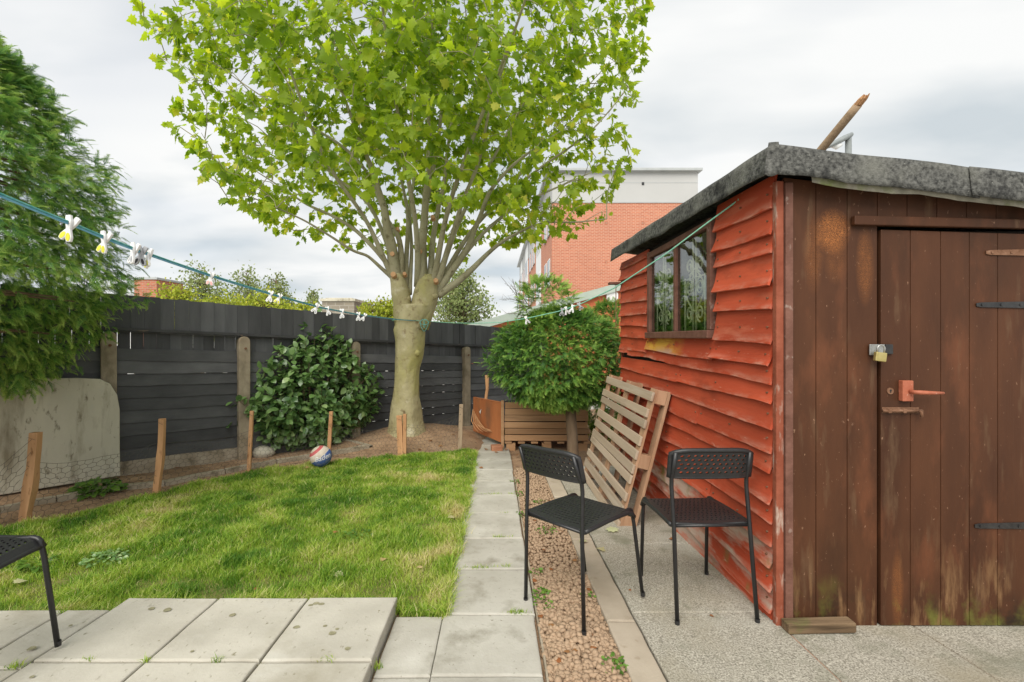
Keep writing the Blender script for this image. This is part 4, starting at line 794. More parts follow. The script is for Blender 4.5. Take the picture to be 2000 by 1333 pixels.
# ================================================================== LEAF AND SPRAY TEMPLATES
def lobed_leaf():
    pts = [(0, 0), (.12, .16), (.02, .42), (.26, .33), (.33, .56), (.52, .34), (.66, .38), (.68, .2), (1.0, .0)]
    ol = pts + [(x, -y) for x, y in reversed(pts[1:-1])]; v = [(.4, 0, .05)] + [(x, y, -.16 * abs(y) - .10 * x * x) for x, y in ol]; n = len(ol)
    return np.array(v), np.array([(0, i + 1, (i + 1) % n + 1) for i in range(n)])
def oval_leaf():
    pts = [(0, 0), (.2, .24), (.48, .33), (.78, .22), (1, 0)]; ol = pts + [(x, -y) for x, y in reversed(pts[1:-1])]
    v = [(.3, 0, -.03), (.7, 0, -.03)] + [(x, y, .25 * abs(y) - .14 * x * x) for x, y in ol]; f = [(0, 2, 3), (0, 3, 4), (0, 4, 1), (1, 4, 5), (1, 5, 6), (1, 6, 7), (1, 7, 8), (1, 8, 0), (0, 8, 9), (0, 9, 2)]
    return np.array(v), np.array(f)
def spray():
    """flat scale-leaved frond: axis with forked, pointed side branchlets"""
    v, f, tip = [], [], []; dr = lambda x, y: -.28 * x * x - .16 * y * y
    def spike(a, b, w, t0, t1):
        d = (b[0] - a[0], b[1] - a[1]); l = math.hypot(*d) + 1e-9; nx_, ny_ = -d[1] / l * w, d[0] / l * w; k = len(v)
        v.extend([(a[0] - nx_, a[1] - ny_, dr(*a)), (a[0] + nx_, a[1] + ny_, dr(*a)), (b[0], b[1], dr(*b))]); f.append((k, k + 1, k + 2)); tip.extend([t0, t0, t1])
    ax = [(0, 0), (.35, .03), (.7, -.01), (1, .02)]
    for i in range(3): spike(ax[i], ax[min(3, i + 1)], .035 - .006 * i, i / 3, (i + 1) / 3)
    for i, x in enumerate((.06, .17, .28, .39, .5, .61, .72, .83)):
        for s_ in (-1, 1):
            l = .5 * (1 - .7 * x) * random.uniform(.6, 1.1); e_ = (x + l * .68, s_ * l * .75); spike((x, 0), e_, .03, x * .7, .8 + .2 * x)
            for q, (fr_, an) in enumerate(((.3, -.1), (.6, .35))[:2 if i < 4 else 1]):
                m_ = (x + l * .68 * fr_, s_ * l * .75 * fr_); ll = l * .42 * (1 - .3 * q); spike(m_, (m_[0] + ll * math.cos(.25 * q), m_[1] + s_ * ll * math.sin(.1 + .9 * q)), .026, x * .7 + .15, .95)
    return np.array(v), np.array(f), np.array(tip)
LV, LF = lobed_leaf(); OV, OF = oval_leaf(); SV, SF, ST = spray()
def cloud(name, tv, tf, pos, fwd, up, size, tone, m, parent, tip=None, n_obj=0, objname='leaf', **k):
    """a crown of leaves: the n_obj leaves that show largest as parts, the rest as one mesh"""
    pos = np.asarray(pos, float); n = len(pos); size = np.asarray(size); rot = rot_batch(n, fwd, up)
    order = np.argsort(pos[:, 1] / size * (1 + 5 * ((pos[:, 2] - HC) / pos[:, 1] > .74) + 5 * ((np.abs(pos[:, 0] - .1 * 0) / pos[:, 1]) > 1.1)))
    head, tail = order[:n_obj], order[n_obj:]
    v, f = scatter(tv, tf, pos[tail], rot[tail], size[tail]); tn = np.repeat(tone[tail], len(tv))
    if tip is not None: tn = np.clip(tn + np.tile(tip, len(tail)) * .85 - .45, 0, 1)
    o = link(name, np_mesh(name, v, f, tn), m, parent, **k)
    if n_obj:
        o['kind'] = 'stuff'; tm_ = []
        for q in range(7): mm = np_mesh('leaf', tv, tf, np.full(len(tv), np.quantile(tone, .06 + .14 * q))); mm.materials.append(mat[m]); tm_.append(mm)
        qs = np.clip((np.argsort(np.argsort(tone[head])) * 7) // max(1, len(head)), 0, 6)
        for h_, qq in zip(head, qs):
            l = bpy.data.objects.new(objname, tm_[qq]); C.objects.link(l); l.parent = o; s = float(size[h_]); mx = Matrix(rot[h_].tolist()).to_4x4(); l.matrix_world = Matrix.Translation(Vector(pos[h_])) @ mx @ Matrix.Diagonal((s, s, s, 1))
    return o

# ================================================================== PLANE TREE
tree = thing('plane_tree', 'pollarded plane tree with pale mottled trunk and broad bright green crown', 'tree'); TY = 6.12
prof = [(838, 753, 830), (822, 756, 827), (800, 758, 826), (775, 763, 823), (745, 767, 822), (720, 768, 823), (695, 769, 829), (668, 769, 833), (645, 764, 835), (628, 768, 842), (610, 772, 850), (596, 774, 852)]
tb = MB(); seg = 40
prof = [(862, 744, 838)] + prof; prof = [tuple(np.interp(k / 4, range(len(prof)), [p_[c_] for p_ in prof]) for c_ in range(3)) for k in range(4 * len(prof) - 3)]
for (y, a, b) in prof:
    c = P((a + b) / 2, y, TY); r0 = (b - a) / 2 * TY / F * .87
    for k in range(seg):
        t = 2 * math.pi * k / seg; ridge = 1 + .04 * nz(math.cos(t) * 9, math.sin(t) * 9, c.z * 9) + .06 * nz(math.cos(t) * 2, math.sin(t) * 2, c.z * 2.5) + .025 * nz(math.cos(t) * 5, math.sin(t) * 5, c.z * 8) + (.16 * max(0, math.sin(t * 3 + .6)) * sm(780, 850, y))
        tb.v.append((c.x + r0 * ridge * math.cos(t), c.y + r0 * .95 * ridge * math.sin(t), c.z))
nr = len(prof)
for i in range(nr - 1):
    for k in range(seg): tb.f.append((i * seg + k, i * seg + (k + 1) % seg, (i + 1) * seg + (k + 1) % seg, (i + 1) * seg + k))
tb.f.append(tuple((nr - 1) * seg + k for k in range(seg)))
trunk = tb.build('trunk', 'plane_bark', tree, smooth=True)
def lump(mb, pts, rads, seg=18, amp=.12, sd_=0):
    b = len(mb.v); mb.tube(pts, rads, seg)
    n = len(pts)
    for i in range(n):
        c = Vector(pts[i])
        for k in range(seg): p = Vector(mb.v[b + i * seg + k]); q = p - c; mb.v[b + i * seg + k] = tuple(c + q * (1 + amp * nz(p.x * 9 + sd_, p.y * 9, p.z * 9) + amp * .6 * nz(p.x * 22, p.y * 22, p.z * 22 + sd_)))
px2 = lambda l: [P(x, y, TY + dy_) for x, y, dy_ in l]
sm_ = MB(); lump(sm_, px2([(792, 640, 0), (789, 612, -.02), (786, 590, -.03), (782, 572, -.03), (778, 552, -.03), (775, 538, -.02)]), [.14, .135, .125, .13, .11, .08], 20, .16, 3)
sm_.build('stump', 'plane_bark', trunk, smooth=True)
sm_ = MB(); lump(sm_, px2([(815, 640, 0), (822, 612, 0), (828, 590, 0), (834, 570, 0), (836, 552, 0), (836, 540, .02)]), [.165, .17, .172, .175, .145, .095], 22, .16, 8)
sm_.build('stump', 'plane_bark', trunk, smooth=True)
kn = MB()
for (x, y, r, dy_) in [(771, 570, .045, -.05), (775, 550, .045, -.06), (847, 578, .06, -.08), (816, 568, .05, -.12), (797, 584, .05, -.07), (779, 640, .05, -.06), (834, 600, .07, -.06), (815, 690, .045, -.12), (824, 628, .06, -.06)]: 
    c = P(x, y, TY + dy_); lump(kn, [c + Vector((0, 0, -r)), c + Vector((0, 0, -r * .5)), c, c + Vector((0, 0, r * .5)), c + Vector((0, 0, r))], [r * .3, r * .85, r, r * .85, r * .3], 10, .25, x)
kn.build('burr', 'plane_bark', trunk, smooth=True)['kind'] = 'stuff'
limbs = [  # pixel x, y, width; last number: how far the tip reaches towards (-) or away from (+) the camera
    ([(778, 572, 30), (767, 500, 27), (757, 450, 21), (748, 400, 17), (722, 320, 13), (690, 240, 9), (650, 140, 6), (610, 60, 4)], -.6),
    ([(768, 528, 14), (735, 490, 11), (700, 455, 10), (655, 425, 8), (600, 400, 7), (555, 370, 5), (500, 335, 3)], .5),
    ([(768, 545, 12), (748, 527, 9), (720, 502, 7), (690, 490, 7), (655, 468, 6), (610, 440, 5), (560, 415, 4), (490, 385, 2)], -.9),
    ([(792, 570, 15), (794, 500, 12), (797, 440, 11), (790, 380, 9), (770, 300, 8), (745, 200, 6), (725, 60, 4)], 1.2),
    ([(800, 575, 12), (804, 490, 9), (801, 410, 8), (815, 300, 7), (822, 180, 5), (815, 50, 3)], 1.9),
    ([(824, 575, 30), (822, 520, 26), (826, 460, 21), (832, 380, 17), (840, 290, 13), (835, 180, 9), (845, 40, 6)], -.4),
    ([(838, 562, 18), (843, 500, 15), (850, 440, 13), (868, 350, 10), (880, 250, 8), (905, 120, 5), (910, 20, 3)], .9),
    ([(850, 565, 17), (868, 510, 14), (885, 455, 12), (905, 390, 10), (940, 300, 8), (960, 200, 6), (1000, 80, 4)], -1.2),
    ([(850, 576, 22), (880, 532, 18), (915, 480, 15), (935, 430, 12), (960, 370, 10), (1005, 320, 8), (1060, 280, 5), (1130, 225, 3)], -.3),
    ([(855, 578, 19), (900, 546, 16), (940, 508, 12), (975, 477, 9), (1010, 456, 7), (1060, 436, 5), (1130, 434, 4), (1185, 428, 2)], -.5),
    ([(848, 566, 16), (875, 490, 13), (898, 430, 11), (930, 370, 9), (985, 270, 7), (1040, 180, 5), (1120, 110, 3)], .8),
    ([(782, 560, 18), (780, 470, 13), (752, 420, 11), (715, 335, 9), (660, 280, 7), (560, 220, 5), (470, 160, 3)], .2),
    ([(775, 550, 16), (757, 480, 11), (720, 400, 9), (660, 350, 7), (590, 300, 5), (480, 280, 3)], 1.6),
    ([(815, 560, 16), (812, 440, 12), (790, 300, 10), (760, 120, 7), (740, -60, 5)], -2.1),
    ([(845, 560, 16), (870, 430, 12), (920, 280, 9), (990, 100, 7), (1040, -50, 4)], -2.0),
    ([(862, 560, 14), (930, 470, 10), (1000, 410, 8), (1080, 370, 6), (1170, 330, 3)], 1.5),
    ([(775, 560, 14), (720, 440, 10), (640, 320, 8), (560, 120, 6), (520, 0, 4)], -1.5),
    ([(830, 555, 16), (830, 420, 12), (860, 240, 10), (870, 60, 7), (870, -120, 5)], 1.0),
    ([(850, 570, 14), (930, 440, 10), (1040, 340, 7), (1150, 260, 5), (1220, 180, 3)], .4)]
nodes = []
for li, (pts_, reach) in enumerate(limbs):
    n = len(pts_); P3 = []; rr = []
    for i, (x, y, wd) in enumerate(pts_):
        t = i / (n - 1); Y = TY + reach * t ** 1.25; P3.append(P(x, y, Y)); rr.append(max(.006, wd / 2 * (.84 - .2 * t) * (TY + .3 * reach * t) / F))
    Q, QR = [], []                                                     # smooth the polyline
    for i in range(n - 1):
        p0, p1, p2, p3 = P3[max(0, i - 1)], P3[i], P3[i + 1], P3[min(n - 1, i + 2)]
        for k in range(5):
            t = k / 5; Q.append(.5 * ((2 * p1) + (p2 - p0) * t + (2 * p0 - 5 * p1 + 4 * p2 - p3) * t * t + (-p0 + 3 * p1 - 3 * p2 + p3) * t ** 3) + Vector((nz(li, i + t), nz(li + 9, i + t), 0)) * .015); QR.append(rr[i] + (rr[i + 1] - rr[i]) * t)
    Q.append(P3[-1]); QR.append(rr[-1]); MB().tube(Q, QR, 10).build('limb', 'limb_bark', tree, smooth=True)
    nodes += [(q.x, q.y, q.z) for q in Q[7:]]
for (x, y, r, dy_) in [(766, 496, .032, -.13), (758, 555, .0, 0), (820, 491, .036, -.14), (768, 536, .036, -.17), (851, 548, .032, -.2), (776, 447, .026, 0), (845, 424, .03, -.1), (790, 535, .026, -.1)]:
    if r: c = P(x, y, TY + dy_); MB().tube([c + Vector((0, .06, -.02)), c, c + Vector((0, -.006, .001))], [r * 1.1, r, r * .96], 12).build('pruning_cut', 'cut_wood', tree, smooth=False)
# twigs reach out to points spread through the crown, leaves sit along their ends
CC = np.array([-1.1, 6.1, 4.72]); CR = np.array([3.1, 2.75, 2.85]); att = []
while len(att) < 2500:
    d = unit(1)[0]; r = rng.uniform(0, 1) ** .36; lumpy = 1 + .10 * nz(d[0] * 3, d[1] * 3, d[2] * 3 + 4) + .05 * nz(d[0] * 8, d[1] * 8, d[2] * 8); p = CC + CR * d * r * lumpy
    ax = math.hypot(p[0] - CC[0] + .05, p[1] - CC[1]); low = 2.42 + .25 * nz(p[0] * 1.3, p[1] * 1.3) + (1.15 * sm(2.0, .3, ax)) + .1 * max(0, ax - 2.2)
    if p[2] < low: continue
    if p[2] > 5.9 and rng.uniform() < .55: continue
    if p[1] < 3.6 and p[2] < 3.2: continue
    if nz(p[0] * 1.1 + 3, p[1] * 1.1, p[2] * 1.1) < -.14 and rng.uniform() < .8: continue
    att.append(p)
att = np.array(att); ND = np.array(nodes); d0 = np.min(np.linalg.norm(att[:, None] - ND[None], axis=2), 1); tw = MB(); lp, lf_, lu, lsz = [], [], [], []
grow = list(ND)
GA = np.zeros((len(ND) + len(att) * 3, 3)); GA[:len(ND)] = ND; ng = len(ND)
for i in np.argsort(d0):
    p = att[i]; dd = np.linalg.norm(GA[:ng] - p, axis=1); dd += .6 * np.maximum(0, GA[:ng, 2] - p[2] + .05); j = int(np.argmin(dd)); q = GA[j]; L = np.linalg.norm(p - q)
    if L < .04: continue
    out_d = (p - CC); out_d /= np.linalg.norm(out_d) + 1e-6; m1 = q + (p - q) * .35 + np.array([0, 0, .10 * L]) + rng.normal(0, .03 * L, 3); m2 = q + (p - q) * .72 + np.array([0, 0, .08 * L]) + rng.normal(0, .03 * L, 3)
    r0 = .004 + .006 * min(1, L); tw.tube([q, m1, m2, p], [r0, r0 * .8, r0 * .6, .0025], 4, False)
    for z_ in (m1, m2, p): GA[ng] = z_; ng += 1
    nl = int(rng.integers(6, 10))
    for k in range(nl):
        t = 1 - .5 * min(1, .45 / L) * rng.uniform(0, 1) if k else 1; base = q + (p - q) * t; dr = rng.normal(0, 1, 3); dr[2] -= .25; dr /= np.linalg.norm(dr); dr = dr * .8 + out_d * .55; dr /= np.linalg.norm(dr); pet = rng.uniform(.02, .07)
        lp.append(base + dr * pet + np.array([0, 0, .02])); lf_.append(dr + np.array([0, 0, -.25])); lu.append(out_d * .75 + np.array([0, -.25, .55]) + rng.normal(0, .5, 3)); lsz.append(rng.uniform(.06, .14))
tw.build('twigs', 'limb_bark', tree)['kind'] = 'stuff'
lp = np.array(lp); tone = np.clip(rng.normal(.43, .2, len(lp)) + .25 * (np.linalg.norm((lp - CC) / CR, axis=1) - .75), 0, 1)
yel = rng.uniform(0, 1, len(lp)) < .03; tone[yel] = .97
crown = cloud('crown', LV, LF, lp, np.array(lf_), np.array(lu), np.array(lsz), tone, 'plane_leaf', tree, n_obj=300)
print('plane leaves', len(lp))

# ================================================================== OTHER PLANTING
def conifer_crown(name, parent, c, r, n, smin, smax, m, droop=.25, profile=None, toneb=.45, zmin=None, keep=None, shells=(.86, 1.03)):
    c = np.array(c); r = np.array(r); d = unit(n); rad = rng.uniform(shells[0], shells[1], n)
    deep = rng.uniform(0, 1, n) < .36; rad[deep] *= rng.uniform(.5, .92, deep.sum())
    pos = []; 
    for i in range(n):
        q = d[i]; pr = profile(q[2]) if profile else math.sqrt(max(0, 1 - q[2] ** 2)); h = math.hypot(q[0], q[1]) + 1e-6; lump_ = 1 + .17 * nz(q[0] * 3.2 + 7, q[1] * 3.2, q[2] * 5) + .2 * nz(q[0] * 7, q[1] * 7, q[2] * 12) + .07 * math.sin(q[2] * 13 + 3 * nz(q[0] * 2, q[1] * 2))
        pos.append((c[0] + r[0] * q[0] / h * pr * rad[i] * lump_, c[1] + r[1] * q[1] / h * pr * rad[i] * lump_, c[2] + r[2] * q[2] * (1 if not profile else 1)))
    pos = np.array(pos); ok = np.ones(n, bool)
    if zmin is not None: ok &= pos[:, 2] > zmin
    if keep is not None: ok &= np.array([keep(*p) for p in pos])
    pos = pos[ok]; d = d[ok]; rad = rad[ok]; n = len(pos); o2 = (pos - c) / r; o2[:, 2] *= .35; o2 /= np.linalg.norm(o2, axis=1, keepdims=True) + 1e-6
    fwd = o2 * .8 + rng.normal(0, .42, (n, 3)); fwd[:, 2] += rng.normal(-droop, .2, n) + .35 * np.clip(d[:, 2], -1, 1)
    up = np.tile([0., 0, 1.], (n, 1)) + o2 * .6 + rng.normal(0, .3, (n, 3))
    tone = np.clip(toneb + .3 * np.array([nz(p[0] * 2.6, p[1] * 2.6, p[2] * 3.2) for p in pos]) + rng.normal(0, .1, n), 0, 1)
    return cloud(name, SV, SF, pos, fwd, up, rng.uniform(smin, smax, n), tone, m, parent, ST)
# tall cypress on the left
cyp = thing('cypress_tree', 'large dense dark green cypress overhanging the old concrete slab', 'tree')
tc_ = Vector((-3.72, 2.95, 0)); bm_ = MB(); bm_.tube([(tc_.x, tc_.y, zsoil(tc_.x, tc_.y) - .1), (tc_.x + .03, tc_.y, 1.5), (tc_.x, tc_.y + .02, 3.2)], [.12, .09, .02], 10); bm_.build('trunk', 'bark', cyp, smooth=True)
bm_ = MB()
for k in range(70):
    z = random.uniform(1.1, 3.1); a = random.uniform(0, 6.28); l = .72 * min(1, (3.5 - z) / 1.6); bm_.tube([(tc_.x, tc_.y, z), (tc_.x + l * .5 * math.cos(a), tc_.y + l * .5 * math.sin(a), z + .06), (tc_.x + l * math.cos(a), tc_.y + l * math.sin(a), z + .02)], [.02, .012, .004], 5, False)
bm_.build('branches', 'bark', cyp)['kind'] = 'stuff'
def prof_c(q): t = (q + 1) / 2; return (min(1, .55 + 2.2 * t) if t < .2 else 1.0) * (1 - max(0, (t - .38) / .62) ** 2.0)
def cyp_shape(q): return max(.04, prof_c(q))
d_ = 15500; 
zq = rng.uniform(-1, 1, d_)
conifer_crown('crown', cyp, (tc_.x, tc_.y, 2.08), (.96, .96, 1.42), 20000, .065, .13, 'cypress', .22, cyp_shape, .5, zmin=.72, keep=lambda x, y, z: fence_s(x, y) > -.12 and z > .78 + .8 * sm(-3.75, -2.85, x) + .12 * nz(x * 4, y * 4) and y > 1.2, shells=(.8, 1.04))
# small clipped conifer by the shed
sc_ = thing('clipped_conifer', 'small bushy conifer with bare trunk beside the shed and crate', 'tree'); b = T(1120, 906); t = P(1113, 790, b.y)
MB().tube([b + Vector((0, 0, -.1)), b, b.lerp(t, .5) + Vector((.006, 0, 0)), t, t + Vector((-.05, 0, .5))], [.075, .068, .064, .06, .03], 12).build('trunk', 'bark', sc_, smooth=True)
c = P(1086, 705, b.y + .05)
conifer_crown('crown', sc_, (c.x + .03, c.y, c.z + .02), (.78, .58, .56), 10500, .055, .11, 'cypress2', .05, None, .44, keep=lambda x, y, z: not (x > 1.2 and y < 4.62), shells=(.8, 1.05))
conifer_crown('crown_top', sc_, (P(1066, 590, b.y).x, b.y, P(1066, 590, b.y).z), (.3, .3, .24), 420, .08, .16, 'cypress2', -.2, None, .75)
tg = MB()
for (x0, y0, x1, y1) in [(1030, 610, 978, 540), (1020, 590, 975, 585), (1030, 620, 985, 612), (1010, 580, 1000, 545), (1035, 600, 1000, 560)]:
    a_, b_ = P(x0, y0, b.y + .1), P(x1, y1, b.y + .05); tg.tube([a_, a_.lerp(b_, .5) + Vector((0, 0, .02)), b_], [.006, .004, .0015], 4, False)
    for k in range(9): q_ = a_.lerp(b_, .25 + .08 * k); tg.tube([q_, q_ + Vector((random.uniform(-.07, .02), random.uniform(-.05, .05), random.uniform(-.02, .08)))], [.0022, .001], 3, False)
tg.build('dead_twigs', 'grey_twig', sc_)['kind'] = 'stuff'
# conifer hedge behind the shed corner
hd_ = thing('conifer_hedge', 'bright green conifer hedge behind the shed corner', 'hedge'); MB().tube([(1.9, 6.7, -.4), (1.9, 6.7, 1.2)], [.06, .03], 8).build('trunk', 'bark', hd_)
conifer_crown('crown', hd_, (1.75, 6.7, .75), (.98, .5, .93), 2600, .1, .17, 'cypress2', .0, None, .62)
# camellia
cam_ = thing('camellia_bush', 'glossy dark green camellia bush in front of the black fence', 'bush'); b = T(603, 868); bx_, by_ = b.x, b.y
ctr = np.array([P(608, 770, b.y - .12).x, b.y - .12, P(608, 765, b.y - .12).z]); st_ = MB()
mN, mD = np.array([FN.x, FN.y]), np.array([FD.x, FD.y]); pos, fw, up_, sz, tn_ = [], [], [], [], []
for i in range(820):
    d = unit(1)[0]; r_ = rng.uniform(.45, 1) ** .5 if True else 1; top = 1.0
    rx_, rn_, rzv = .98, .50, .74; lum = 1 + .14 * nz(d[0] * 3, d[1] * 3, d[2] * 3 + 2); loc = d * r_ * lum; zz = loc[2]
    wfac = 1 - .7 * max(0, zz) ** 1.3
    off = mD * (loc[0] * rx_ * wfac) + mN * (loc[1] * rn_ * wfac); p = np.array([ctr[0] + off[0] + .0 * zz, ctr[1] + off[1], ctr[2] + zz * rzv * (1.34 if zz > 0 else .92)])
    p[2] = max(p[2], zsoil(p[0], p[1]) + .05); root = np.array([bx_ + rng.normal(0, .05), by_ + rng.normal(0, .04), zsoil(bx_, by_) - .02]); m_ = root * .45 + p * .55 + np.array([0, 0, -.05])
    st_.tube([root, m_, p], [.007, .005, .002], 4, False)
    for k in range(int(rng.integers(8, 13))):
        t_ = 1 - .42 * rng.uniform(0, 1) ** 1.3 if k else 1; q_ = m_ + (p - m_) * (t_ * 2 - 1 if t_ > .5 else 0); dr = rng.normal(0, 1, 3); od = (p - np.array([bx_, by_, ctr[2] - .2])); od /= np.linalg.norm(od); dr = dr / np.linalg.norm(dr) * .8 + od * .5
        pos.append(q_ + dr * .015); fw.append(dr); up_.append(od * .6 + np.array([0, -.1, .7]) + rng.normal(0, .35, 3)); sz.append(rng.uniform(.075, .12)); tn_.append(np.clip(rng.normal(.42, .2), 0, 1))
st_.build('stems', 'bark', cam_)['kind'] = 'stuff'
cloud('crown', OV, OF, np.array(pos), np.array(fw), np.array(up_), np.array(sz), np.array(tn_), 'camellia', cam_, n_obj=300)
# leafy weeds
def weed(px_, py_, n, r, leaf, label, name='weed', cat='weed', m='weed', group=None, hgt=.06, ground=None, yel=0):
    b = ground or T(px_, py_); pos, fw, up_, sz = [], [], [], []
    for k in range(n):
        a = random.uniform(0, 6.28); q = random.uniform(0, 1) ** .6 * r; h = hgt * random.uniform(.1, 1) * (1 - .6 * q / r); pos.append((b.x + q * math.cos(a), b.y + q * math.sin(a) * .8, b.z + h)); fw.append((math.cos(a), math.sin(a), random.uniform(-.3, .5))); up_.append((random.gauss(0, .4), -.4 + random.gauss(0, .3), 1)); sz.append(random.uniform(.6, 1.1) * leaf)
    cloud(name, OV, OF, np.array(pos), np.array(fw, float), np.array(up_), np.array(sz), rng.uniform(.1, .9, n), m, None, label=label, cat=cat, group=group)
weed(192, 962, 150, .17, .075, 'low clump of broad green leaves at the foot of the old concrete slab', 'leafy_plant', 'plant', hgt=.13)
weed(205, 1102, 130, .11, .028, 'dark green clover patch in the lawn near the patio', 'clover_patch', 'clover', 'camellia', hgt=.05, ground=T(205, 1102) + Vector((0, 0, .025)))
weed(700, 1056, 70, .09, .026, 'small clover patch in the middle of the lawn', 'clover_patch', 'clover', 'weed', hgt=.045, ground=T(700, 1056) + Vector((0, 0, .028)))
weed(70, 1118, 60, .09, .05, 'broad leaved weed in the lawn behind the patio chair', 'broadleaf_weed', 'weed', 'weed', hgt=.05, ground=T(70, 1118) + Vector((0, 0, .028)))
weed(1168, 838, 260, .2, .05, 'small yellow green shrub between the conifer trunk and the pallet', 'shrub', 'shrub', 'lime_leaf', hgt=.42, ground=T(1172, 862))
for (x, y, n, r) in [(1200, 1305, 40, .05), (1052, 1165, 34, .05), (1068, 1040, 40, .07), (1062, 1185, 26, .045), (1018, 1010, 36, .07), (1012, 968, 34, .06), (1055, 985, 26, .05), (1005, 945, 30, .05), (1048, 1122, 18, .03), (1150, 1170, 12, .025)]:
    weed(x, y, n, r, .022, 'small green weed sprouting from the gravel', 'weed', 'weed', 'weed', 'weeds in the gravel', .05, G(x, y, -.02))
def tuft(px_, py_, n, wpx, label, up=0, grp='grass tufts in the slab joints', flat=True):
    b = G(px_, py_, up); half = wpx / 2 * b.y / F; x = b.x + rng.normal(0, half * .5, n); y = b.y + rng.normal(0, .006, n); z = -K * y + up - .004; v, f, t = blades(n, x, y, z, .008, .03, .003, .9, np.clip(rng.normal(.5, .2, n), 0, 1))
    link('grass_tuft', np_mesh('grass_tuft', v, f, t), 'grass', None, label, 'grass tuft', grp)
for (x, y, wd, n) in [(1010, 1197, 45, 70), (935, 1110, 60, 90), (985, 1108, 30, 40), (975, 1050, 40, 60), (965, 966, 35, 50), (1000, 966, 20, 30), (985, 1003, 20, 16)]: tuft(x, y, n, wd, 'green grass tuft growing in a joint of the slab path')
for (x, y, wd, n) in [(285, 1292, 16, 26), (425, 1291, 20, 26), (640, 1290, 30, 22), (30, 1303, 34, 50), (120, 1196, 16, 24), (170, 1291, 20, 16)]: tuft(x, y, n, wd, 'green grass tuft in a joint of the raised patio', .045, 'grass tufts in the patio joints')
tuft(738, 1305, 40, 14, 'green grass tuft in the corner below the patio edge', .0, 'grass tuft below the patio')
# moss threads in the patio joints
for (x0, x1, y0, y1) in [(-1.765, -.47, 1.689, 1.695), (-.9, -.894, 1.25, 2.13), (-1.331, -1.325, 1.25, 2.13), (-1.972, -1.966, 1.2, 2.04)]:
    MB().grid(20, 1, lambda u, v: ((x0 + (x1 - x0) * u, (y0 if v == 0 else y1), plane(y0) + PR - .016 + .008 * nz(u * 30)) if x1 - x0 > .1 else ((x0 if v == 0 else x1), y0 + (y1 - y0) * u, plane(y0 + (y1 - y0) * u) + PR - .016 + .008 * nz(u * 30, 2)))).build('moss_joint', 'lichen', patio)
# fallen leaves
def fallen(px_, py_, s, tone_, label, grp, surf='soil'):
    b = T(px_, py_) if surf == 'soil' else G(px_, py_, .004 if surf == 'slab' else -.014); z_up = .035 if surf == 'soil' and inside(np.array([b.x]), np.array([b.y]))[0] else .006
    v = LV.copy(); v[:, 2] += .25 * np.abs(v[:, 1]) * random.uniform(-1, 1.6) + .2 * (v[:, 0] - .5) ** 2 * random.uniform(-1, 2); v -= [.5, 0, 0]; v[:, 2] -= v[:, 2].min()
    o = link('fallen_leaf', np_mesh('fallen_leaf', v * s, LF, np.full(len(LV), tone_)), 'dry_leaf', None, (['orange brown', 'tan brown', 'pale straw', 'faded green'][0 if tone_ < .15 else 1 if tone_ < .5 else 2 if tone_ < .88 else 3] + (' large ' if s > .07 else ' small ') + label), 'leaf', grp); o.location = b + Vector((0, 0, z_up)); o.rotation_euler = (random.uniform(-.25, .25), random.uniform(-.25, .25), random.uniform(0, 6.28))
for (x, y, s, t) in [(128, 1112, .05, .1), (660, 1135, .055, .95), (470, 1125, .055, .9), (352, 1068, .045, .85), (300, 1030, .04, .2), (880, 1020, .06, .9), (655, 1050, .035, .3), (748, 1104, .05, .7), (420, 1008, .035, .2), (240, 985, .03, .2), (500, 1164, .03, .1), (575, 1166, .025, .1), (820, 1120, .035, .8), (830, 960, .035, .8), (40, 1150, .06, .95), (480, 1050, .03, .3)]: fallen(x, y, s, t, 'fallen leaf lying on the lawn', 'fallen leaves on the lawn')
for (x, y, s, t) in [(345, 915, .08, .2), (415, 903, .13, .95), (372, 910, .07, .05), (285, 950, .08, .9), (560, 898, .06, .1), (520, 905, .05, .3), (840, 862, .06, .2), (820, 880, .05, .1), (860, 872, .06, .4), (885, 850, .05, .4), (690, 900, .05, .2), (180, 950, .07, .2), (760, 905, .04, .1), (600, 920, .04, .6)]: fallen(x, y, s, t, 'fallen leaf lying on the soil bed', 'fallen leaves on the soil bed')
for (x, y, s, t) in [(1175, 1075, .06, .9), (1090, 1020, .12, 1.0), (1140, 1060, .06, .95), (1195, 1037, .09, 1.0), (940, 915, .05, .2), (930, 890, .05, .1), (950, 880, .06, .3), (1230, 1155, .015, .05), (1310, 1055, .03, .1), (1395, 1080, .02, .2), (1010, 890, .06, .05), (990, 880, .06, .1), (970, 885, .05, .2), (1060, 880, .07, .05), (1090, 885, .07, .3), (1040, 895, .06, .1), (1390, 1205, .02, .1)]: fallen(x, y, s, t, 'fallen leaf lying on the path or paving slabs', 'fallen leaves on the paving', 'slab')
for k in range(26): fallen(random.uniform(1040, 1180), random.uniform(935, 1300), .03, random.choice([.05, .1, .3]), 'fallen leaf lying on the gravel strip', 'fallen leaves on the gravel', 'gravel')

